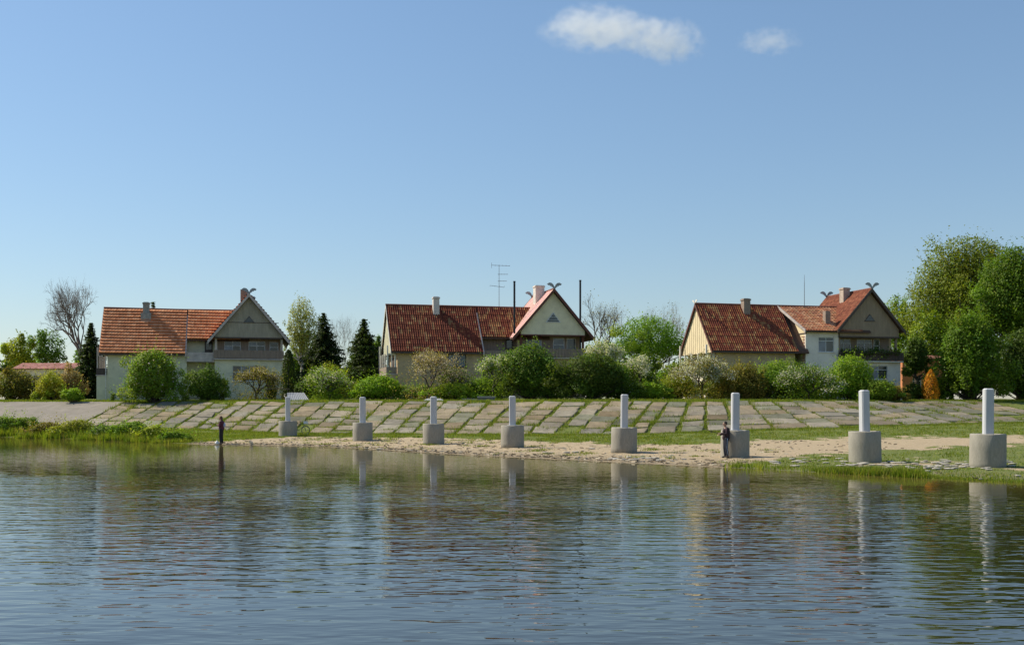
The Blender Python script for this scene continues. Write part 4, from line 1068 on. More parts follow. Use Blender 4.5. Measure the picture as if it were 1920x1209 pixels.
def bare_tree(name, label, px, y_top, Y, w_px, seed, maxl=6, base_r=.26, mat=None, group=None, buds=0, bpal='olive', trunk_frac=.2, spread=.5):
    rnd = random.Random(seed); rng = np.random.default_rng(seed)
    X = (px - CX) / F_PX * Y; root = plant_root(name, label, 'tree', X, Y, group); H_ = HC + (HY - y_top) / F_PX * Y - root.location.z
    mb = MB(); tips = []
    branching(mb, Vector((0, 0, -.2)), Vector((rnd.uniform(-.05, .05), 0, 1)).normalized(), H_ * trunk_frac, base_r, 0, rnd, tips, maxl, spread)
    V = np.array(mb.v); zmax = V[:, 2].max(); hx = np.percentile(np.abs(V[:, 0]), 99)
    sc = np.array([(w_px / F_PX * Y / 2) / hx, (w_px / F_PX * Y / 2) / hx, H_ / zmax]); low = np.clip(V[:, 2:3] / (H_ * .12), 0, 1)
    V2 = V * sc; V2[:, :2] = V[:, :2] * (1 - low) + V2[:, :2] * low
    mb.v = [tuple(v) for v in V2]
    mb.build('branches', mat or bark_grey, root, True)
    if buds:
        T = np.array([t[0] for t in tips if t[1] >= maxl - 1]) * sc; idx = rng.integers(0, len(T), buds)
        P = T[idx] + rng.normal(0, .28, (buds, 3)); cols = color_leaves(rng.integers(0, 8, buds), 8, BR[bpal], rng)
        Vb, Qb, Cb = leaves(P, unit(buds, rng), .16, rng, cols); link('crown', np_mesh('crown', Vb, Qb, Cb), leaf_m, root)
    return root

def spruce(name, label, px, y_top, Y, w_px, seed, pal='spruce', base=0.2, layers=30, per=15, group=None):
    rng = np.random.default_rng(seed); rnd = random.Random(seed)
    X = (px - CX) / F_PX * Y; root = plant_root(name, label, 'tree', X, Y, group); H_ = HC + (HY - y_top) / F_PX * Y - root.location.z; W = w_px / F_PX * Y / 2 * 1.25
    P, Nn, idx = [], [], []; mb = MB()
    limb(mb, (0, 0, -.2), (0, 0, H_ * .99), .16, .015, rnd, 6, .004, 5)
    for l in range(layers):
        t = l / (layers - 1); z = base + (H_ - base) * (t ** .9); R_ = W * (1 - t) ** .9 * rng.uniform(.85, 1.15) + .10
        m = max(4, int(per * (1 - t) + 4))
        for j in range(m):
            a = 2 * np.pi * (j + rng.uniform(-.4, .4)) / m + l; L = R_ * rng.uniform(.6, 1.22); q = max(6, int(L / .09))
            s = np.linspace(.15, 1, q); x = np.cos(a) * L * s; y = np.sin(a) * L * s; zz = z + L * (.12 * s - .42 * s ** 1.6) + .10 * L * s ** 4
            for rep in range(6):
                off = rng.normal(0, .09 + .05 * L, (q, 3)) * np.array([1, 1, .35]); hang = np.abs(rng.normal(0, .10, q))
                P.append(np.stack([x, y, zz - hang], -1) + off * np.clip(s, .3, 1)[:, None]); Nn.append(np.tile([np.cos(a) * .3, np.sin(a) * .3, .8], (q, 1))); idx.append(np.full(q, l * 31 + j))
    P = np.concatenate(P); Nn = np.concatenate(Nn); idx = np.concatenate(idx) % 997
    P = P[P[:, 2] > .02] if False else P
    cols = color_leaves(idx, 997, BR[pal], rng, .25, .08)
    V, Q, C = leaves(P, Nn, .27, rng, cols, .45, .7); link('crown', np_mesh('crown', V, Q, C), leaf_m, root); mb.build('trunk', bark_m, root, True)
    return root

def column_conifer(name, label, x0, x1, y_top, Y, pal, seed, n=5500, size=.15, group=None, power=.5, cat='tree'):
    rng = np.random.default_rng(seed); rnd = random.Random(seed); X = ((x0 + x1) / 2 - CX) / F_PX * Y; W = (x1 - x0) / F_PX * Y / 2
    root = plant_root(name, label, cat, X, Y, group); H_ = HC + (HY - y_top) / F_PX * Y - root.location.z
    t = rng.uniform(0, 1, n) ** 1.05; a = rng.uniform(0, 2 * np.pi, n); prof = W * np.clip(1 - t ** 2.2, 0, 1) ** power * (.82 + .18 * np.clip(t * 6, 0, 1))
    lump = 1 + .10 * np.sin(a * 5 + t * 17) + .07 * np.sin(a * 9 - t * 31); r = prof * lump * rng.uniform(.72, 1.05, n)
    P = np.stack([np.cos(a) * r, np.sin(a) * r, .08 + t * H_], -1); Nn = np.stack([np.cos(a), np.sin(a), np.full(n, .5)], -1)
    idx = (np.floor(a * 4) + 40 * np.floor(t * 14)).astype(int) % 400
    cols = color_leaves(idx, 400, BR[pal], rng, .2, .1); V, Q, C = leaves(P, Nn, size, rng, cols, .5, .6)
    link('crown', np_mesh('crown', V, Q, C), leaf_m, root)
    mb = MB(); limb(mb, (0, 0, -.2), (0, 0, H_ * .8), .12, .03, rnd, 6, .01); mb.build('trunk', bark_m, root, True)
    return root

def blossom_tree(name, label, x0, x1, y_top, Y, seed, pal='mid', fpal='white', n=2200, flowers=2600, maxl=6, cat='tree', group=None, size=.17, trunk_frac=.22):
    """small fruit tree: real branching with sparse young leaves and blossom along the twigs"""
    rnd = random.Random(seed); rng = np.random.default_rng(seed); X = ((x0 + x1) / 2 - CX) / F_PX * Y; W = (x1 - x0) / F_PX * Y / 2
    root = plant_root(name, label, cat, X, Y, group); H_ = HC + (HY - y_top) / F_PX * Y - root.location.z
    mb = MB(); tips = []; branching(mb, Vector((0, 0, -.15)), Vector((rnd.uniform(-.15, .15), 0, 1)).normalized(), H_ * trunk_frac, .11, 0, rnd, tips, maxl, .6, .12)
    V = np.array(mb.v); hx = np.percentile(np.abs(V[:, 0]), 99); sc = np.array([W / hx, W / hx, H_ / V[:, 2].max()])
    low = np.clip(V[:, 2:3] / (H_ * .2), 0, 1); V2 = V * sc; V2[:, :2] = V[:, :2] * (1 - low) + V2[:, :2] * low; mb.v = [tuple(v) for v in V2]
    mb.build('branches', bark_m, root, True)
    T = np.array([t[0] for t in tips if t[1] >= 3]) * sc
    def scatter(m, sp): idx = rng.integers(0, len(T), m); return T[idx] + rng.normal(0, sp, (m, 3)), idx
    n = int(n * 1.7); flowers = int(flowers * 1.5); P, idx = scatter(n, .3)
    lowb = rng.uniform(0, 1, n) < .3; P[lowb] = np.stack([rng.normal(0, W * .5, n), rng.normal(0, W * .35, n), np.abs(rng.normal(0, H_ * .28, n)) + .05], -1)[lowb]
    V, Q, C = leaves(P, unit(n, rng) + np.array([0, 0, .4]), size, rng, color_leaves(idx % 50, 50, BR[pal], rng))
    if flowers:
        cl = rng.uniform(0, 1, len(T)) < .55; T0 = T; T = T[cl] if cl.any() else T
        PF, idf = scatter(flowers, .17); fc = np.clip(np.array(BR[fpal])[rng.integers(0, 3, flowers)] * rng.uniform(.8, 1.1, (flowers, 1)), 0, .9)
        V2, Q2, C2 = leaves(PF, unit(flowers, rng) + np.array([0, 0, .3]), size * .75, rng, fc, .9); Q = np.concatenate([Q, Q2 + len(V)]); V = np.concatenate([V, V2]); C = np.concatenate([C, C2])
    link('crown', np_mesh('crown', V, Q, C), leaf_m, root)
    return root

# --- far left
bare_tree('bare_tree', 'tall leafless tree at far left beside the left house', 160, 514, 150, 150, 12, 8, .34, None, None, 0, trunk_frac=.17, spread=.72)
leafy('round_tree', 'round yellow-green tree at far left edge behind the bushes', 2, 66, 618, 165, 'yellow', 'tree', None, 3, 4500, .3, 14, seed=1, tr=.16)
leafy('leafy_tree', 'dark loose-crowned tree below the tall leafless tree', 56, 132, 602, 158, 'mid', 'tree', None, 3, 3600, .28, 16, seed=2, tr=.16, thin=.9)
leafy('leafy_tree', 'low dark tree at the photo left border', -70, 10, 640, 150, 'dark', 'tree', None, 1.5, 3500, .3, 12, seed=31, tr=.16)
spruce('spruce', 'dark spruce tucked against left end of left house', 171, 606, 124, 64, 3, 'spruce', .2, 32, 18)
spruce('spruce', 'spruce tip peeking over left house roof ridge', 287, 567, 138, 50, 6, 'spruce2', .2, 32, 18)
leafy('garden_bush', 'dark olive bush at the far left above the concrete apron', -25, 80, 680, 112, 'olive', seed=3, n=6000, size=.2, k=18)
leafy('garden_bush', 'yellow-green bush right of the dark olive bush, far left', 58, 132, 692, 108, 'yellow', seed=4, n=4200, size=.18, k=16, thin=.9)
leafy('garden_bush', 'greyish budding bush left of the spruce and left house', 100, 165, 680, 112, 'lilac', seed=5, n=4200, size=.18, k=16)
leafy('garden_bush', 'small bright green bush at crest left of left house', 117, 158, 722, 103, 'bright', seed=6, n=2400, size=.15, k=10)
leafy('sapling', 'tiny sapling before the left house wall', 205, 219, 731, 104, 'mid', 'bush', seed=7, n=160, size=.14, k=4, tr=.03)
# --- before the left house
leafy('garden_bush', 'biggest round green bush before left house wall', 224, 348, 637, 101.5, 'green', seed=8, n=15000, size=.17, k=44, flowers=.035, shell=.55, inner=.6, csize=(.2, .32), depth=.75, fpal='pink')
leafy('garden_bush', 'mid-green bush between biggest round bush and left house gable', 346, 429, 679, 102.5, 'mid', seed=9, n=8500, size=.16, k=26, shell=.5)
blossom_tree('blossom_shrub', 'thin pinkish flowering shrub under left house lower window', 440, 520, 692, 103, 10, 'olive', 'pink', 2400, 700, 6, 'shrub', size=.14)
leafy('garden_bush', 'small dark bush at left house gable right corner', 495, 520, 706, 105, 'dark', seed=11, n=1800, size=.15, k=10)
column_conifer('thuja', 'dark column thuja at right corner of left house', 526, 556, 657, 106, 'thuja', 12)
# --- between left and middle house
leafy('birch_tree', 'airy silvery birch right of the left house', 528, 606, 533, 130, 'silver', 'tree', None, 3, 5200, .19, 34, shell=.35, seed=13, bark=bark_birch, tr=.13, inner=.35, csize=(.16, .3))
leafy('leafy_tree', 'green tree filling in low behind birch and thuja', 520, 610, 640, 133, 'mid', 'tree', None, 1.0, 5000, .25, 18, seed=14, tr=.12)
spruce('spruce', 'tall dark spruce left of the pair between the houses', 607, 588, 117, 100, 15, 'spruce', .2, 32, 18)
spruce('spruce', 'broad spruce of the pair, nearer the middle house', 682, 599, 112, 88, 16, 'spruce2', .2, 32, 18)
bare_tree('bare_tree', 'slender leafless tree between the two spruces', 640, 584, 168, 70, 21, 7, .2, trunk_frac=.26)
leafy('leafy_tree', 'green tree right behind the broad spruce', 688, 730, 614, 140, 'mid', 'tree', None, 2, 2600, .25, 12, seed=17, tr=.1)
leafy('garden_bush', 'feathery yellow-green bush below the two spruces', 576, 664, 672, 106, 'yellow', seed=18, n=5200, size=.16, k=22, thin=.9)
blossom_tree('blossom_shrub', 'white flowering shrub behind the shed roof', 578, 656, 692, 101.5, 19, 'green', 'white', 3800, 1500, 6, 'shrub', size=.15, trunk_frac=.12)
leafy('garden_bush', 'bright green broad bush left of the pinkish fruit tree', 652, 768, 696, 99, 'bright', seed=20, n=9500, size=.16, k=30, csize=(.22, .36))
# --- before the middle house
blossom_tree('fruit_tree', 'grey-pink fruit tree with bare forked trunk before middle house', 742, 862, 655, 97, 22, 'lilac', 'pink', 2600, 1500, 7, size=.13, trunk_frac=.2)
blossom_tree('blossom_shrub', 'pale pink shrub under blue window of middle house', 818, 880, 690, 99, 44, 'mid', 'pink', 1800, 1500, 6, 'shrub', size=.14, trunk_frac=.15)
leafy('garden_bush', 'low bright bush under the middle house window', 798, 900, 712, 97.5, 'bright', seed=23, n=6500, size=.15, k=22)
blossom_tree('fruit_tree', 'white flowering fruit tree left of the big dark bushes', 878, 968, 664, 98, 24, 'green', 'white', 3200, 3000, 6, size=.15)
leafy('garden_bush', 'tall green bush covering the middle house gable left half', 928, 1062, 624, 97, 'mid', seed=25, n=15000, size=.17, k=40, csize=(.2, .34), inner=.5)
leafy('garden_bush', 'wide dark green bush right of the tallest bush', 1030, 1190, 646, 95.5, 'dark', seed=26, n=16000, size=.17, k=44, csize=(.2, .34))
leafy('garden_bush', 'low bright bush in front of white blossom, right of dark bush', 1182, 1262, 712, 95, 'bright', seed=27, n=5000, size=.15, k=20)
leafy('garden_bush', 'yellow-green bush behind dark bush at middle house right corner', 1080, 1150, 630, 103, 'yellow', seed=28, n=4500, size=.17, k=18)
blossom_tree('fruit_tree', 'white flowering tree above the dark bush right of middle house', 1100, 1178, 638, 101, 29, 'green', 'white', 1800, 4200, 6, size=.16)
blossom_tree('fruit_tree', 'white flowering tree sloping down right of the dark bush', 1150, 1235, 670, 98, 30, 'mid', 'white', 2200, 3800, 6, size=.15)
# --- between middle and right house
bare_tree('bare_tree', 'crooked leafless tree right of middle house gable', 1124, 553, 140, 132, 33, 7, .34, bark_m, None, 700, 'olive', .2, .6)
leafy('leafy_tree', 'broad green tree between middle and right house', 1134, 1298, 574, 136, 'green', 'tree', None, 3, 9500, .24, 30, seed=34, tr=.16, csize=(.2, .34), inner=.5)
bare_tree('bare_tree', 'leafless tree rising behind broad green tree', 1248, 564, 150, 95, 35, 7, .22, bark_grey, None, 500, 'olive', .25, .45)
leafy('garden_bush', 'deep green round bush below broad green tree', 1180, 1242, 640, 122, 'mid', seed=36, n=4500, size=.2, k=16)
leafy('garden_bush', 'olive-green bush left of right house end wall', 1225, 1300, 670, 106, 'green', seed=37, n=6500, size=.17, k=22)
leafy('garden_bush', 'leafy green bush under the right house left eave', 1265, 1320, 655, 111, 'mid', seed=38, n=3500, size=.18, k=14)
# --- before the right house
blossom_tree('fruit_tree', 'white flowering apple tree at left end of right house', 1262, 1372, 668, 96.5, 39, 'olive', 'white', 3600, 3800, 7, size=.15)
leafy('garden_bush', 'olive bush right of the flowering apple tree', 1345, 1440, 668, 98, 'olive', seed=40, n=7500, size=.16, k=26)
leafy('garden_bush', 'green bush before right house long wall', 1395, 1520, 662, 99.5, 'green', seed=41, n=10500, size=.17, k=32)
blossom_tree('fruit_tree', 'dark-branched fruit tree with scattered white blossom', 1462, 1572, 684, 96, 42, 'mid', 'white', 4200, 1700, 7, size=.15)
leafy('garden_bush', 'tall bright pointed bush before right house balcony', 1540, 1650, 650, 97, 'bright', seed=43, n=10500, size=.16, k=36, csize=(.2, .32), inner=.4)
leafy('garden_bush', 'low green bush at right house lower window', 1608, 1690, 704, 95.5, 'green', seed=45, n=4800, size=.15, k=20)
# undergrowth that closes the hedge
UG = [(1168, 1250, 690, 99, 'mid', 'leafy hedge bush right of the wide dark bush'), (1232, 1312, 688, 100.5, 'yellow', 'yellowish hedge bush left of the flowering apple tree'), (1300, 1392, 694, 99.5, 'green', 'green hedge bush behind the flowering apple tree'),
      (1372, 1452, 690, 97.5, 'olive', 'olive hedge bush before right house long wall'), (1440, 1530, 688, 98.5, 'mid', 'dark hedge bush behind scattered white blossom'), (1505, 1580, 692, 98, 'green', 'green hedge bush under right house white wall'), (1560, 1650, 700, 99, 'mid', 'mid-green hedge bush behind the pointed bright bush'),
      (862, 950, 700, 99.5, 'green', 'green hedge bush below the white flowering fruit tree'), (985, 1090, 668, 96, 'mid', 'green hedge bush joining the two largest bushes'), (1120, 1200, 668, 97.5, 'green', 'green hedge bush under white blossom right of dark bush'), (760, 822, 716, 99.5, 'green', 'low green hedge bush behind the forked fruit tree'), (555, 600, 700, 104, 'dark', 'dark hedge bush between thuja and flowering shrub'),
      (-30, 74, 686, 118, 'mid', 'green hedge bush before the long low building'), (52, 142, 688, 115, 'olive', 'olive hedge bush before the pink-red long roof'), (84, 150, 704, 118, 'dark', 'dark hedge bush right of the long low building'), (1690, 1735, 712, 104, 'dark', 'dark hedge bush beside the golden conifer'), (1640, 1700, 716, 97, 'olive', 'olive hedge bush below right house balcony')]
for i, (a, b, yt, Y, pal, txt) in enumerate(UG):
    leafy('hedge_bush', txt, a, b, yt, Y, pal, 'bush', 'hedge bushes along the garden edge', n=5200, size=.16, k=24, seed=400 + i, flowers=.10 if pal in ('green', 'mid') and 1100 < a < 1600 else None, inner=.35, csize=(.24, .42))
# --- right side trees
leafy('big_tree', 'huge green tree towering over right house', 1678, 1955, 402, 132, 'willow', 'tree', None, 5, 44000, .26, 110, seed=46, tr=.24, csize=(.2, .34), inner=.5, shell=.4, base_y=715, depth=.6)
leafy('leafy_tree', 'lighter green tree showing left of the huge tree, behind right gable', 1640, 1720, 536, 142, 'green', 'tree', None, 4, 4800, .25, 18, seed=47, tr=.2)
leafy('maple_tree', 'dark maple at photo right border before the huge tree', 1812, 2010, 430, 116, 'maple', 'tree', None, 2, 34000, .25, 80, seed=48, tr=.18, csize=(.2, .32), inner=.62, base_y=690)
leafy('maple_tree', 'lower leafy maple reaching the crest behind largest post', 1748, 1890, 560, 104, 'maple', 'tree', None, 0, 24000, .22, 66, seed=49, tr=.14, csize=(.2, .32), inner=.6)
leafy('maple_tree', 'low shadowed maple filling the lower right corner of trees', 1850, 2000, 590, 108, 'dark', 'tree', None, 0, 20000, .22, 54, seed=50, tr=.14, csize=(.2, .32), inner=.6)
leafy('leafy_tree', 'loose green tree under the huge tree behind orange building', 1690, 1800, 560, 127, 'green', 'tree', None, 1.5, 9000, .24, 34, seed=91, tr=.12)
leafy('ivy_tree', 'dark ivy-clad tree right of the right house', 1688, 1748, 618, 113, 'dark', 'tree', None, 1.4, 6500, .2, 26, seed=51, tr=.13)
column_conifer('golden_thuja', 'small rusty golden conifer by the orange building', 1730, 1760, 694, 103, 'gold', 52, 2800, .14, None, .7)
leafy('garden_bush', 'dark undergrowth bush left of the lower maple', 1742, 1790, 700, 106, 'dark', seed=53, n=2600, size=.18, k=12)
# --- willow scrub at the water's edge, left
SCR = [(-40, 46, 774, 'pale willow scrub clump at left photo border'), (8, 78, 777, 'tall willow scrub second from the left border'), (52, 132, 786, 'olive willow scrub third from the left border'), (100, 190, 781, 'broad bright willow scrub fourth from the left border'),
       (160, 238, 793, 'low willow scrub fifth from the left border'), (204, 292, 785, 'bright green willow scrub sixth from the left border'), (252, 326, 795, 'spreading willow scrub seventh from the left border'), (300, 356, 806, 'last and lowest willow scrub towards the angler')]
for i, (a, b, yt, txt) in enumerate(SCR):
    xm = (a + b) / 2; Y = 84.0
    for _ in range(6): Y = float(shore_y(np.array((xm - CX) / F_PX * Y))) + (1.3, 2.2, .9, 1.8, .8, 1.6, 1.0, 1.4)[i]
    leafy('willow_scrub', txt, a, b, yt, Y, ['reed', 'green', 'olive', 'yellow', 'mid', 'bright', 'yellow', 'green'][i], 'scrub', 'willow scrub at the water edge', n=5200, size=.13, k=26, seed=60 + i, tr=.03, inner=.3, csize=(.2, .4), depth=.5)
    rt = COL.objects[[o.name for o in COL.objects if o.name.startswith('willow_scrub')][-1]] if False else LAST[0]
    g_ = np.random.default_rng(300 + i); wv_ = (b - a) / F_PX * Y / 2 * 1.15; hh_ = max(.5, HC + (HY - yt) / F_PX * Y - rt.location.z); m_ = 420
    Pg = np.stack([g_.uniform(-wv_, wv_, m_), g_.uniform(-1.2, .9, m_) - .35, np.zeros(m_)], -1); Pg[:, 2] = np.maximum(gz(Pg[:, 0] + rt.location.x, Pg[:, 1] + rt.location.y), -.03) - rt.location.z
    Vg, Tg = grass_blades(Pg, g_.uniform(.2, .55, m_) * hh_, g_, 6, .12, .5, .02)
    cg = np.repeat(GRASS_COLS[g_.integers(0, 5, m_)] * g_.uniform(.8, 1.35, (m_, 1)), 6, 0); link('long_grass', np_mesh('long_grass', Vg, Tg, cg), grass_m, rt)
# far woods that close the view between the houses
def far_wood():
    rng = np.random.default_rng(77); V, Q, C = [], [], []; off = 0
    for i in range(70):
        x = -150 + i * 4.6 + rng.uniform(-2, 2); y = rng.uniform(215, 260); h = rng.uniform(6, 12.5); w = rng.uniform(3.5, 6); n = 420
        cl = make_clumps((x, y, 3.2 + h * .5), (w, w, h * .5), 9, rng); P, d, idx = crown_points(cl, n, rng)
        v, q, c = leaves(P, d, .95, rng, color_leaves(idx, len(cl), BR[['mid', 'dark', 'green', 'olive'][i % 4]], rng)); V.append(v); Q.append(q + off); C.append(c); off += len(v)
    o = link('far_wood', np_mesh('far_wood', np.concatenate(V), np.concatenate(Q), np.concatenate(C)), leaf_m)
    tag(o, 'distant belt of trees behind the gardens', 'wood', None, 'stuff')
far_wood()

# ---------------------------------------------------------------- people
skin_m = plain('skin', (0.42, 0.25, 0.18), 0.6); hair_m = plain('dark_hair', (0.03, 0.02, 0.015), 0.7); hair_red = plain('brown_hair', (0.09, 0.035, 0.018), 0.7)
shoe_dark = plain('dark_shoe', (0.02, 0.02, 0.022), 0.6); shoe_white = plain('white_shoe', (0.7, 0.7, 0.7), 0.6)
navy = plain('navy_cloth', (0.012, 0.016, 0.030), 0.85); blackcloth = plain('black_cloth', (0.018, 0.018, 0.022), 0.9); plum = plain('plum_cloth', (0.10, 0.025, 0.045), 0.85)
stripe_m = plain('stripe_blue_white', (0.42, 0.52, 0.66), 0.8); palebl = plain('pale_blue_cloth', (0.42, 0.46, 0.62), 0.8)
def plaid():
    m, nt, bs, out = new_mat('dark_plaid_cloth')
    v = obj_coords(nt); w1 = N(nt, 'ShaderNodeTexWave', bands_direction='Z'); w1.inputs['Scale'].default_value = 3.2; w2 = N(nt, 'ShaderNodeTexWave', bands_direction='X'); w2.inputs['Scale'].default_value = 3.2
    nt.links.new(v, w1.inputs[0]); nt.links.new(v, w2.inputs[0]); mm = N(nt, 'ShaderNodeMath', operation='MULTIPLY'); nt.links.new(w1.outputs['Fac'], mm.inputs[0]); nt.links.new(w2.outputs['Fac'], mm.inputs[1])
    r = ramp(nt, [(.15, (0.015, 0.010, 0.014)), (.55, (0.035, 0.010, 0.018)), (.9, (0.08, 0.035, 0.05))]); nt.links.new(mm.outputs[0], r.inputs[0]); nt.links.new(r.outputs[0], bs.inputs['Base Color']); bs.inputs['Roughness'].default_value = .9
    return m
plaid_m = plaid()

def remeshed(mb, name, mat, parent, vox=0.014, smooth_it=4):
    """one continuous skin over the collected limbs"""
    me = mb.mesh(name + '_raw'); o = bpy.data.objects.new(name + '_raw', me); COL.objects.link(o)
    md = o.modifiers.new('r', 'REMESH'); md.mode = 'VOXEL'; md.voxel_size = vox; md.use_smooth_shade = True
    sm = o.modifiers.new('s', 'SMOOTH'); sm.factor = .5; sm.iterations = smooth_it
    dg = bpy.context.evaluated_depsgraph_get(); dg.update()
    me2 = bpy.data.meshes.new_from_object(o.evaluated_get(dg)); me2.name = name
    bpy.data.objects.remove(o); me2.materials.clear()
    return link(name, me2, mat, parent, True)

def hand(mb, w, d, s):
    """palm and five bent fingers from wrist w along direction d; s = +1/-1 side of the thumb"""
    d = Vector(d).normalized(); up = Vector((0, 0, 1)); side = d.cross(up).normalized(); palm = w + d * .075
    mb.tube([w - d * .02, w + d * .03, w + d * .085], [.022, .034, .032], 8, .6)
    for i, (o, L) in enumerate(((-.027, .06), (-.009, .072), (.009, .068), (.027, .052))):
        r = w + d * .075 + side * o; k1 = r + d * L * .5 + Vector((0, 0, -.012)); k2 = k1 + d * L * .22 + Vector((0, 0, -L * .42))
        mb.tube([r, k1, k2], [.0095, .009, .0075], 6)
    t = w + d * .03 + side * s * .03; mb.tube([t, t + side * s * .025 + d * .03 + Vector((0, 0, -.008)), t + side * s * .015 + d * .06 + Vector((0, 0, -.018))], [.0115, .010, .008], 6)

def person(name, label, loc, H_, pose, cloth, facing):
    """standing angler; local -X is forward"""
    e = empty(name, loc, facing); tag(e, label, 'person'); k = H_ / 1.75; e.scale = (k, k, k)
    V_ = Vector; P = {}
    P['pel'] = V_((.02, 0, .95)); P['wai'] = V_((.035, 0, 1.08)); P['che'] = V_((.03, 0, 1.30)); P['nek'] = V_((.0, 0, 1.47)); P['hb'] = V_((-.02, 0, 1.56)); P['hd'] = V_((-.03, 0, 1.645))
    sh = {s: V_((.02, .185 * s, 1.415)) for s in (1, -1)}; el = {1: V_(pose['el'][0]), -1: V_(pose['el'][1])}; wr = {1: V_(pose['wr'][0]), -1: V_(pose['wr'][1])}
    hip = {s: V_((.02, .095 * s, .92)) for s in (1, -1)}; kn = {1: V_(pose['kn'][0]), -1: V_(pose['kn'][1])}; an = {1: V_(pose['an'][0]), -1: V_(pose['an'][1])}
    # body: head, neck, torso, arms, legs in one surface
    b = MB()
    b.ball(P['hd'], (.098, .078, .118), 12, 9); b.ball(P['hd'] + V_((-.035, 0, -.062)), (.06, .055, .052), 10, 7)          # skull and jaw
    b.tube([P['hd'] + V_((-.088, 0, .02)), P['hd'] + V_((-.118, 0, -.022)), P['hd'] + V_((-.092, 0, -.03))], [.012, .017, .012], 6)   # nose
    for s in (1, -1): b.ball(P['hd'] + V_((.005, .079 * s, -.01)), (.022, .012, .032), 8, 5)                               # ears
    b.ball(P['hd'] + V_((-.088, 0, -.068)), (.014, .026, .008), 8, 5)                                                     # lips
    b.tube([P['che'], P['nek'], P['hb']], [.075, .056, .053], 10)
    b.tube([P['pel'] - V_((0, 0, .06)), P['pel'], P['wai'], P['che'], P['che'] + V_((0, 0, .1)), P['nek']], [.10, .125, .112, .125, .115, .06], 12, 1.28)
    for s in (1, -1):
        b.tube([sh[s] + V_((0, -.05 * s, .0)), sh[s], sh[s].lerp(el[s], .5), el[s], el[s].lerp(wr[s], .4), wr[s]], [.06, .058, .048, .040, .040, .027], 8)
        hand(b, wr[s], wr[s] - el[s], -s)
        b.tube([hip[s] + V_((0, 0, .04)), hip[s].lerp(kn[s], .4), kn[s], kn[s].lerp(an[s], .35), an[s]], [.098, .083, .056, .058, .04], 10)
        b.tube([an[s] + V_((.03, 0, -.035)), an[s] + V_((-.06, 0, -.05)), an[s] + V_((-.15, 0, -.06))], [.04, .038, .026], 8)
    body = remeshed(b, 'body', skin_m, e, .013, 3)
    for s in (1, -1): MB().ball(P['hd'] + V_((-.089, .032 * s, .008)), (.010, .014, .009), 8, 5).build('eye', hair_m, body)
    # hair / cap
    h = MB(); h.ball(P['hd'] + V_((.018, 0, .028)), (.103, .088, .108), 12, 8)
    if cloth.get('long'): h.tube([P['hd'] + V_((.06, 0, .02)), P['hd'] + V_((.09, 0, -.12)), P['hd'] + V_((.085, 0, -.2))], [.07, .06, .03], 8)
    hair = h.build('hair', cloth['hair'], e, True)
    if cloth.get('cap'):
        c = MB(); c.lathe(P['hd'] + V_((.0, 0, .06)), [(.106, -.01), (.108, .02), (.095, .06), (.05, .085), (.01, .09)], 16); c.prism([P['hd'] + V_((-.09, -.06, .055)), P['hd'] + V_((-.19, -.045, .045)), P['hd'] + V_((-.19, .045, .045)), P['hd'] + V_((-.09, .06, .055))], (0, 0, .012)); c.build('cap', cloth['cap'], e, True)
    # jacket
    j = MB(); j.tube([P['pel'] - V_((0, 0, .04)), P['pel'] + V_((0, 0, .06)), P['wai'], P['che'], P['che'] + V_((0, 0, .1)), P['nek'] - V_((0, 0, .01))], [.142, .146, .138, .150, .136, .075], 14, 1.28)
    for s in (1, -1): j.tube([sh[s] + V_((0, -.06 * s, 0)), sh[s], sh[s].lerp(el[s], .5), el[s], el[s].lerp(wr[s], .5), el[s].lerp(wr[s], .9)], [.075, .075, .064, .058, .052, .044], 10)
    j.ball((.0, .05, 1.03), (.13, .14, .05), 10, 6)
    remeshed(j, 'jacket', cloth['top'], e, .016, 4)
    if cloth.get('back'):
        bp = MB(); bp.tube([(.15, .0, 1.08), (.175, 0, 1.2), (.17, 0, 1.34)], [.06, .09, .07], 10, 1.4); remeshed(bp, 'back_panel', cloth['back'], e, .016, 3)
    # trousers
    t = MB(); t.tube([P['pel'] - V_((0, 0, .08)), P['pel'] + V_((0, 0, .08))], [.128, .134], 12, 1.25)
    for s in (1, -1): t.tube([hip[s] + V_((0, 0, .05)), hip[s].lerp(kn[s], .4), kn[s], kn[s].lerp(an[s], .5), an[s] + V_((0, 0, .02))], [.112, .098, .078, .074, .066], 10)
    tr = remeshed(t, 'trousers', cloth['legs'], e, .016, 4)
    if cloth.get('stripe'):
        for s in (1, -1):
            o = V_((0, .085 * s, 0)); st = MB(); st.tube([hip[s] + V_((0, .105 * s, .02)), hip[s].lerp(kn[s], .4) + V_((0, .088 * s, 0)), kn[s] + V_((0, .07 * s, 0)), kn[s].lerp(an[s], .5) + V_((0, .067 * s, 0)), an[s] + V_((0, .058 * s, .05))], [.013, .013, .012, .011, .011], 6); st.build('side_stripe', cloth['stripe'], tr, True)
    for i, s in enumerate((1, -1)):
        f = MB(); f.tube([an[s] + V_((.05, 0, -.04)), an[s] + V_((-.02, 0, -.03)), an[s] + V_((-.09, 0, -.045)), an[s] + V_((-.175, 0, -.06))], [.042, .052, .046, .03], 10); remeshed(f, 'shoe', cloth['shoe'], e, .012, 2)
    return e, wr

def rod(name, label, p, q):
    e = empty(name, p); d = Vector(q) - Vector(p)
    MB().tube([(0, 0, 0), d * .3], [.016, .013], 8).build('handle', black_metal, e); MB().tube([d * .28, d * .6, d], [.010, .007, .003], 6).build('blank', grey_metal, e)
    c = MB(); n = d.normalized(); c.torus(d * .2 + Vector((0, 0, -.05)), .028, .012, (0, 1, 0), 12, 6); c.build('reel', black_metal, e)
    tag(e, label, 'fishing rod')

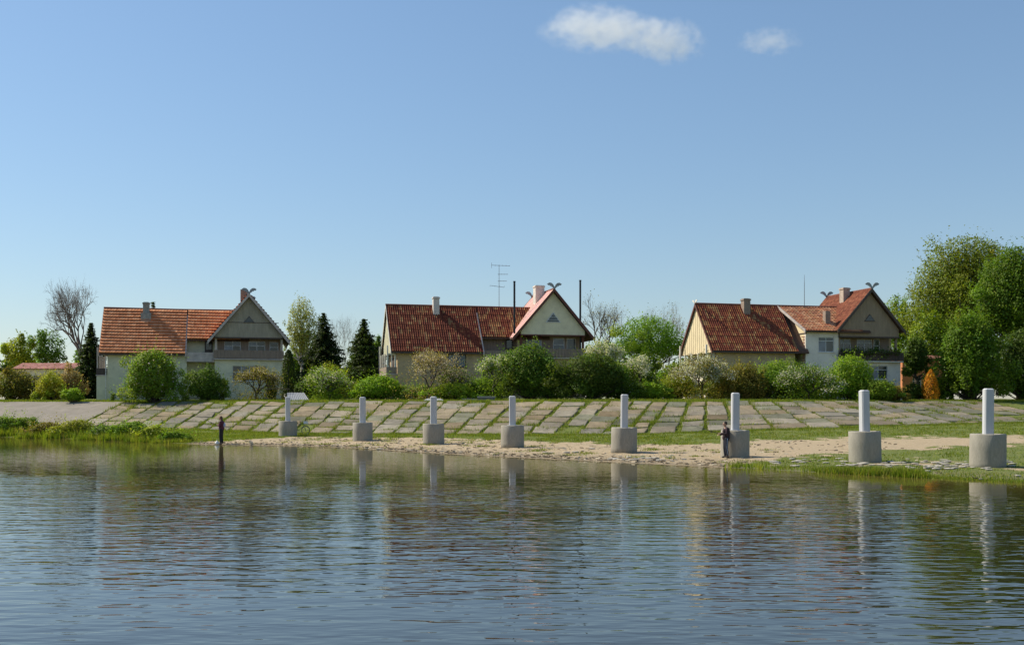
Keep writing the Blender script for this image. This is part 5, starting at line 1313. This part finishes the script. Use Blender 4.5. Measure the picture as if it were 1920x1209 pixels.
def stand(px, y_foot, z):
    d = (HC - z) * F_PX / (y_foot - HY); return Vector(((px - CX) / F_PX * d, d, z))
pose_r = dict(el=[(-.03, .25, 1.14), (-.05, -.25, 1.15)], wr=[(-.27, .15, 1.12), (-.31, -.12, 1.19)], kn=[(-.01, .11, .50), (.0, -.11, .50)], an=[(.03, .12, .085), (.07, -.12, .085)])
pr = stand(1360.5, 860.5, float(gz(*stand(1360.5, 860.5, .2).xy)))
pr.z = float(gz(pr.x, pr.y)) + .01
person('person', 'person in dark plaid jacket and side-striped track trousers by the sixth plinth', pr, 1.72, pose_r, dict(hair=hair_m, top=plaid_m, legs=navy, stripe=stripe_m, shoe=shoe_dark), math.radians(8))
rod('fishing_rod', 'thin fishing rod held by the person in plaid jacket', pr + Vector((-.33, -.06, 1.16)), pr + Vector((-2.4, -1.3, 1.75)))
pose_l = dict(el=[(-.01, .23, 1.12), (-.03, -.24, 1.13)], wr=[(-.19, .10, 1.18), (-.20, -.08, 1.22)], kn=[(.02, .09, .50), (-.02, -.10, .50)], an=[(.05, .09, .085), (.02, -.11, .085)])
plx = (414.5 - CX) / F_PX; dl = float(shore_y(np.array(plx * 70.8))) + .35; pl = Vector((plx * dl, dl, 0)); pl.z = float(gz(pl.x, pl.y)) + .005
person('person', 'person in plum top with pale back and black trousers at the water, left', pl, 1.88, pose_l, dict(hair=hair_red, long=True, top=plum, back=palebl, legs=blackcloth, shoe=shoe_dark), math.radians(-4))
rod('fishing_rod', 'thin fishing rod held by the person in plum top', pl + Vector((-.24, -.03, 1.28)), pl + Vector((-1.9, -1.6, 2.3)))
def bag():
    e = empty('carrier_bag', pl + Vector((-.22, -.15, .0))); mb = MB(); n = 10; rings = []
    for z, r in ((0, .10), (.05, .15), (.13, .14), (.2, .09), (.25, .05)): rings.append([Vector((math.cos(2 * math.pi * i / n) * r * (1 + .2 * math.sin(i * 2.3 + z * 20)), math.sin(2 * math.pi * i / n) * r * .7, z)) for i in range(n)])
    mb.loft(rings); mb.build('bag', shoe_white, e, True); MB().torus((0, 0, .28), .05, .008, (0, 1, 0), 12, 5).build('handle', shoe_white, e); tag(e, 'small white carrier bag at the feet of the person in plum top', 'bag')
bag()
def bucket():
    d = float(shore_y(np.array((471 - CX) / F_PX * 70))) + .25; x = (471 - CX) / F_PX * d; e = empty('white_bucket', (x, d, float(gz(x, d)) - .01))
    MB().lathe((0, 0, 0), [(.09, 0), (.12, .24), (.13, .245), (.125, .25), (.105, .2), (.08, .03)], 18).build('bucket_body', shoe_white, e, True); MB().torus((0, 0, .25), .12, .006, (0, 1, .3), 18, 5).build('handle', grey_metal, e)
    tag(e, 'small white bucket at the water edge right of the left angler', 'bucket')
bucket()

# ---------------------------------------------------------------- bicycle behind the first plinth
def bicycle():
    d = 81.9; x = (561 - CX) / F_PX * d; z = float(gz(x, d)); e = empty('bicycle', (x, d, z), math.radians(-12)); e.rotation_euler = (math.radians(-8), 0, math.radians(-10))
    green = plain('green_frame_paint', (0.03, 0.10, 0.05), .4); rub = plain('tyre_rubber', (0.015, .015, .016), .9); chrome = plain('dull_chrome', (.45, .45, .46), .35, .8); R_ = .33
    wx = {'rear': -.55, 'front': .50}
    for nme, cx in wx.items():
        w = MB().torus((cx, 0, R_), R_ - .012, .02, (0, 1, 0), 32, 6).build('wheel', rub, e, True); MB().torus((cx, 0, R_), R_ - .04, .011, (0, 1, 0), 32, 5).build('rim', chrome, w, True)
        sp = MB()
        for i in range(18): a = 2 * math.pi * i / 18; sp.tube([(cx, .02 * (-1) ** i, R_), (cx + math.cos(a) * (R_ - .04), 0, R_ + math.sin(a) * (R_ - .04))], .0025, 3)
        sp.build('spokes', chrome, w); MB().tube([(cx, -.05, R_), (cx, .05, R_)], .02, 8).build('hub', chrome, w)
        fd = MB(); n = 12; rr = R_ + .03
        pts = [(cx + math.cos(a) * rr, 0, R_ + math.sin(a) * rr) for a in [math.radians(20 + 150 * k / n) for k in range(n + 1)]]; fd.tube(pts, .022, 6, .5); fd.build('mudguard', green, e, True)
    f = MB(); bb = (-.12, 0, .30); seat = (-.25, 0, .80); head = (.34, 0, .82); hl = (.37, 0, .70)
    for p, q in ((bb, seat), (bb, hl), (seat, head), (bb, (wx['rear'], .05, R_)), (bb, (wx['rear'], -.05, R_)), (seat, (wx['rear'], .05, R_)), (seat, (wx['rear'], -.05, R_)), (head, hl)): f.tube([p, q], .016, 8)
    f.build('frame', green, e, True)
    fk = MB(); fk.tube([hl, (.44, .05, .5), (wx['front'], .05, R_)], .013, 8); fk.tube([hl, (.44, -.05, .5), (wx['front'], -.05, R_)], .013, 8); fk.tube([head, (.32, 0, .98)], .013, 8); fk.build('fork', green, e, True)
    hb = MB(); hb.tube([(.18, .27, .98), (.28, .22, 1.0), (.33, 0, .99), (.28, -.22, 1.0), (.18, -.27, .98)], .012, 8); hbo = hb.build('handlebar', chrome, e, True)
    for s in (1, -1): MB().tube([(.18, .27 * s, .98), (.07, .29 * s, .97)], .018, 8).build('grip', rub, hbo)
    sd = MB(); sd.loft([[(-.40, y, .90) for y in (-.08, 0, .08)] + [(-.40, .0, .86)], [(-.27, y, .92) for y in (-.05, 0, .05)] + [(-.27, 0, .87)], [(-.12, y, .915) for y in (-.02, 0, .02)] + [(-.12, 0, .88)]]); sd.build('saddle', rub, e, True); MB().tube([seat, (-.27, 0, .88)], .013, 8).build('seat_post', chrome, e)
    MB().torus((bb[0], .04, bb[2]), .09, .008, (0, 1, 0), 20, 5).build('chainring', chrome, e); cr = MB(); cr.tube([(bb[0], .05, bb[2]), (bb[0] + .1, .06, bb[2] - .13)], .009, 6); cr.tube([(bb[0], -.05, bb[2]), (bb[0] - .1, -.06, bb[2] + .13)], .009, 6); cr.build('cranks', chrome, e)
    for s in (1, -1): MB().box(bb[0] + .1 * s - .045, bb[0] + .1 * s + .045, .06 * s if s > 0 else -.14, .14 if s > 0 else -.06, bb[2] - .13 * s - .012, bb[2] - .13 * s + .012).build('pedal', rub, e)
    bs = MB(); bs.box(.36, .62, -.15, .15, .82, .835)
    for (a, b2) in ((.36, .37), (.61, .62)): bs.box(a, b2, -.15, .15, .836, 1.02)
    for (a, b2) in ((-.15, -.14), (.14, .15)): bs.box(.371, .609, a, b2, .836, 1.02)
    bs.build('basket', shoe_white, e)
    MB().tube([(wx['rear'], .08, R_ - .04), (-.42, .28, 0.01)], .008, 6).build('kickstand', chrome, e)
    tag(e, 'green bicycle with white front basket leaning behind the first plinth', 'bicycle')
bicycle()

# ---------------------------------------------------------------- small things along the crest
def shed():
    Y = 99.5; p0 = at(534, 736, Y); e = empty('shed', (p0.x, Y, float(gz(p0.x, Y)))); b = e.location.z; h = p0.z - b
    tin = plain('corrugated_tin', (0.22, 0.24, 0.27), .7, .0, .3); w = 2.1
    rf = MB(); n = 44; V = []; 
    for i in range(n + 1):
        x = w * i / n; z = .03 * math.cos(i * math.pi / 2); V += [(x - .1, -.3, h - .75 + z - .25 * x / w * 0), (x - .45 * 1, 1.3, h + .12 + z)]
    # the sheet slopes down towards the river and to the right
    V = []
    for i in range(n + 1):
        t = i / n; z = .03 * math.cos(i * math.pi / 2); V += [(.25 + 2.1 * t, -.2, h - .80 + z), (-.15 + 1.6 * t, 1.6, h + .02 + z)]
    rf.add(V, [(2 * i, 2 * i + 2, 2 * i + 3, 2 * i + 1) for i in range(n)]); rf.add([(x, y, z - .03) for x, y, z in V], [(2 * i, 2 * i + 1, 2 * i + 3, 2 * i + 2) for i in range(n)])
    rf.build('roof', tin, e, True)
    wl = MB(); wl.prism([(0.1, 1.45, 0), (1.5, 1.45, 0), (1.4, 1.45, h - .12), (0.0, 1.45, h - .12)], (0, .06, 0)); wl.prism([(.3, .0, 0), (2.2, .0, 0), (2.2, 0, h - .85), (.3, 0, h - .85)], (0, .06, 0)); wl.build('wall', wood_dark, e)
    for (x, y, zz) in ((.28, -.06, h - .86), (2.3, -.06, h - .86), (.0, 1.5, h - .06)): MB().box(x, x + .09, y, y + .09, -.1, zz).build('post', wood_dark, e)
    tag(e, 'low garden shed with blue-grey corrugated roof behind the first post', 'shed')
    q = at(500, 729, 101); e2 = empty('clothes_pole', (q.x, 101, float(gz(q.x, 101)))); hh = q.z - e2.location.z
    MB().tube([(0, 0, -.1), (0.02, 0, hh)], [.035, .03], 6).build('upright', bark_m, e2); MB().tube([(-.2, 0, hh), (1.1, 0, hh + .03), (2.2, 0, hh - .02)], [.035, .03, .03], 6).build('crossbar', bark_m, e2); tag(e2, 'rustic wooden rail in front of thuja beside the shed', 'rail')
shed()
def covers():
    # low white things showing over the crest
    Y = 92.5; p = at(813, 753, Y); e = empty('garden_cover', (p.x, Y, float(gz(p.x, Y)))); h = HC + (HY - 747) / F_PX * Y - e.location.z; m = lambda q: q * Y / F_PX
    c = MB(); c.loft([[(-m(20), -.5, 0), (m(20), -.5, 0), (m(20), .5, 0), (-m(20), .5, 0)], [(-m(18), -.42, h * .5), (m(18), -.42, h * .5), (m(18), .42, h * .5), (-m(18), .42, h * .5)], [(-m(12), -.3, h), (m(13), -.3, h), (m(13), .3, h), (-m(12), .3, h)]]); c.build('cover_shell', white_paint, e); MB().box(-m(20.5), m(20.5), -.53, .53, -.05, .06).build('rim', wood_dark, e)
    tag(e, 'low white garden cover behind the third post at the crest', 'cover')
    p = at(881, 753, Y); e = empty('board_stack', (p.x, Y, float(gz(p.x, Y)))); h = HC + (HY - 747) / F_PX * Y - e.location.z
    for k in range(5): z = h * k / 5; MB().box(-m(15) + .06 * (k % 2), m(16) - .07 * ((k + 1) % 3), -.35, .35, z + .005, z + h / 5 - .02).build('board', white_paint if k % 2 else wood_pale, e)
    tag(e, 'stack of pale boards left of the grey concrete trough', 'boards')
    p = at(912, 753, Y); e = empty('concrete_trough', (p.x, Y, float(gz(p.x, Y)))); h = HC + (HY - 743) / F_PX * Y - e.location.z
    t = MB(); w = m(16); t.box(-w, w, -.5, -.4, 0, h - .08); t.box(-w, w, .4, .5, 0, h - .08); t.box(-w, -w + .1, -.399, .399, 0, h - .083); t.box(w - .1, w, -.399, .399, 0, h - .083); t.build('trough_wall', weathered('dark_concrete', (.16, .15, .15), .2), e)
    r = MB(); r.box(-w - .05, w + .05, -.55, -.35, h - .078, h); r.box(-w - .05, w + .05, .35, .55, h - .078, h); r.build('rim', wood_pale, e)
    tag(e, 'grey concrete trough with pale rim at crest left of fourth post', 'trough')
covers()
def outbuildings():
    # long red-roofed building far left
    Y = 145; a, b = at(30, 692, Y), at(162, 692, Y); e = empty('long_building', ((a.x + b.x) / 2, Y, 3.3)); w = (b.x - a.x) / 2; h = a.z - 3.3
    MB().box(-w, w, 0, 6, -.3, h).build('wall', stucco_c, e); r = MB(); r.prism([(-w - .4, -.4, h), (-w - .4, 6.4, h), (-w - .4, 3, h + .9)], (2 * w + .8, 0, 0)); rf = r.build('roof', deck_m, e)
    courses(rf, (-w - .4, -.4, h + .02), (1, 0, 0), (0, 3.4, .9), 2 * w + .8, 8, .04, .03, .5, [(.42, .19, .16), (.38, .16, .13), (.46, .23, .19)], random.Random(9))
    for k in range(5): x = -w + 1 + k * (2 * w - 2) / 4; MB().box(x - .5, x + .5, -.03, -.003, h * .45, h * .8).build('window', glass_m, e)
    tag(e, 'long low building with pink-red roof behind far left bushes', 'building')
    # orange building seen through the trees on the right
    Y = 122; a, b = at(1692, 672, Y), at(1770, 672, Y); e = empty('orange_building', ((a.x + b.x) / 2, Y, 3.3)); w = (b.x - a.x) / 2; h = a.z - 3.3
    orange = weathered('orange_brick', (.50, .19, .075), .2, (.35, .14, .07), .9, 1.5, 14, .4, .02)
    mb = MB(); wall_panel(mb, (0, 0, 0), (1, 0, 0), (0, 1, 0), -w, w, -.3, h, [(-1.2, -.2, 1.2, 2.6), (1.0, 2.0, 1.2, 2.6)], .3); mb.build('wall', orange, e); MB().box(-w, w, 5.7, 6, -.3, h).build('wall', orange, e); MB().box(-w, -w + .3, .3, 5.7, -.3, h).build('wall', orange, e)
    for (s0, s1) in ((-1.2, -.2), (1.0, 2.0)): window(e, (0, 0, 0), (1, 0, 0), (0, 1, 0), (s0, s1, 1.2, 2.6), 2, .3, white_paint)
    r = MB(); r.prism([(-w - .4, -.5, h), (-w - .4, 6.5, h), (-w - .4, 3, h + .5)], (2 * w + .8, 0, 0)); r.build('roof', cap_red, e)
    tag(e, 'orange brick building glimpsed through trees right of right house', 'building')
    # small dark red lean-to before the right house
    Y = 100; a = at(1652, 728, Y); e = empty('lean_to', (a.x, Y, float(gz(a.x, Y)))); h = at(1652, 716, Y).z - e.location.z; w = 42 * Y / F_PX
    MB().prism([(0, 0, h), (w, 0, h - .95), (w, 1.4, h - .95), (0, 1.4, h)], (0, 0, .08)).build('roof', cap_red, e)
    MB().prism([(.1, .1, 0), (w - .1, .1, 0), (w - .1, .1, h - .95), (.1, .1, h - .05)], (0, .08, 0)).build('wall', stucco_w, e)
    for x, zz in ((.05, h - .05), (w - .12, h - .95)): MB().box(x, x + .08, 1.2, 1.28, -.1, zz).build('post', wood_dark, e)
    tag(e, 'small dark red sloping lean-to roof at right house corner', 'lean-to')
outbuildings()

# ---------------------------------------------------------------- clouds
def cloud_mat(name, dens, seed, scale=2.1):
    m = bpy.data.materials.new(name); m.use_nodes = True; nt = m.node_tree; nt.nodes.clear()
    out = nt.nodes.new('ShaderNodeOutputMaterial'); pv = nt.nodes.new('ShaderNodeVolumePrincipled'); nt.links.new(pv.outputs[0], out.inputs['Volume'])
    tc = nt.nodes.new('ShaderNodeTexCoord'); ln = N(nt, 'ShaderNodeVectorMath', operation='LENGTH'); nt.links.new(tc.outputs['Object'], ln.inputs[0])
    mp = nt.nodes.new('ShaderNodeMapping'); mp.inputs['Location'].default_value = (seed * 3.7, seed, 0); mp.inputs['Scale'].default_value = (1.7, 1, 1.0); nt.links.new(tc.outputs['Object'], mp.inputs[0])
    n = noise(nt, mp.outputs[0], scale, 9, .62)
    a = N(nt, 'ShaderNodeMath', operation='MULTIPLY_ADD'); nt.links.new(n, a.inputs[0]); a.inputs[1].default_value = 2.6; a.inputs[2].default_value = -.80
    b = N(nt, 'ShaderNodeMath', operation='SUBTRACT'); nt.links.new(a.outputs[0], b.inputs[0]); nt.links.new(ln.outputs['Value'], b.inputs[1])
    c = N(nt, 'ShaderNodeMapRange', interpolation_type='SMOOTHSTEP'); nt.links.new(b.outputs[0], c.inputs[0]); c.inputs[1].default_value = -.42; c.inputs[2].default_value = .35; c.inputs[3].default_value = 0; c.inputs[4].default_value = dens
    e = N(nt, 'ShaderNodeMapRange'); nt.links.new(ln.outputs['Value'], e.inputs[0]); e.inputs[1].default_value = .75; e.inputs[2].default_value = .98; e.inputs[3].default_value = 1; e.inputs[4].default_value = 0
    f = N(nt, 'ShaderNodeMath', operation='MULTIPLY'); nt.links.new(c.outputs[0], f.inputs[0]); nt.links.new(e.outputs[0], f.inputs[1]); nt.links.new(f.outputs[0], pv.inputs['Density'])
    pv.inputs['Color'].default_value = (.98, .98, .98, 1); pv.inputs['Anisotropy'].default_value = .45
    return m
def puff(parent, cx, cy, hw, hh, Y, rot, dens, seed):
    me = MB().ball((0, 0, 0), 1.0, 24, 14).mesh('puff'); o = link('puff', me, cloud_mat('cloud_vapour', dens, seed), parent)
    p = at(cx, cy, Y); o.location = p - parent.location; k = Y / F_PX; o.scale = (hw * k, hw * k * .6, hh * k); o.rotation_euler = (0, rot, 0)
CY = 1800
p = at(1165, 68, CY); c1 = empty('cloud', p); tag(c1, 'larger white wispy cloud with two lobes high in the blue sky', 'cloud')
puff(c1, 1128, 55, 140, 48, CY, math.radians(3), .016, 1); puff(c1, 1248, 78, 92, 50, CY, math.radians(4), .017, 2)
p = at(1442, 79, CY); c2 = empty('cloud', p); tag(c2, 'small faint cloud right of the larger cloud', 'cloud')
puff(c2, 1442, 79, 74, 30, CY, 0, .010, 3)

def balcony_plants():
    h = houses[2]; rng = np.random.default_rng(5); rnd = random.Random(5); b = hpt(h, 17.05, .02, 7.72); e = empty('balcony_plants', b, HT); tag(e, 'dark green plants hanging along the right house balcony rail', 'plants')
    MB().box(-3.2, 3.3, -.14, .06, .1, .28).build('planter_box', wood_dark, e)
    P = np.stack([rng.uniform(-3.2, 3.3, 1500), rng.normal(-.1, .13, 1500), .28 + rng.normal(0, .2, 1500)], -1); P[:, 2] += .12 * np.sin(P[:, 0] * 3)
    V, Q, C = leaves(P, unit(1500, rng), .15, rng, color_leaves(rng.integers(0, 20, 1500), 20, BR['dark'], rng)); link('foliage', np_mesh('foliage', V, Q, C), leaf_m, e)
balcony_plants()

def shore_debris():
    """bits of reed, bark and flotsam left along the water line and on the sand"""
    rng = np.random.default_rng(8); n = 2600; X = rng.uniform(-24, 22, n); ys, yf = shore_y(X), foot_y(X)
    v = np.where(rng.uniform(0, 1, n) < .5, np.abs(rng.normal(.03, .05, n)), rng.uniform(.02, .85, n)); Y = ys + (yf - ys) * v
    k = cover(X, Y) > .4; X, Y = X[k], Y[k]; n = len(X); Z = gz(X, Y) + .035
    L = rng.uniform(.05, .32, n); W = rng.uniform(.012, .05, n); a = rng.normal(0, .7, n); dx, dy = np.cos(a), np.sin(a)
    c = np.stack([X, Y, Z], -1); e1 = np.stack([dx * L, dy * L, rng.normal(0, .02, n)], -1) * .5; e2 = np.stack([-dy * W, dx * W, np.zeros(n)], -1) * .5; up = np.stack([np.zeros(n), np.zeros(n), W * .8 + .01], -1)
    V = np.stack([c - e1 - e2, c + e1 - e2, c + e1 + e2, c - e1 + e2, c - e1 * .7 + up, c + e1 * .7 + up], 1).reshape(-1, 3); o = np.arange(n)[:, None] * 6
    Q = np.concatenate([o + np.array([0, 1, 5, 4]), o + np.array([2, 3, 4, 5])]); pal = np.array([(.10, .075, .045), (.20, .15, .09), (.05, .04, .03), (.42, .36, .27), (.30, .24, .15)]); cc = pal[rng.integers(0, 5, n)]
    ob = link('shore_debris', np_mesh('shore_debris', V, Q, np.concatenate([cc, cc])), attr_mat('flotsam', .95, .2, 8)); tag(ob, 'bits of reed and flotsam scattered over the sand', 'debris', None, 'stuff')
shore_debris()
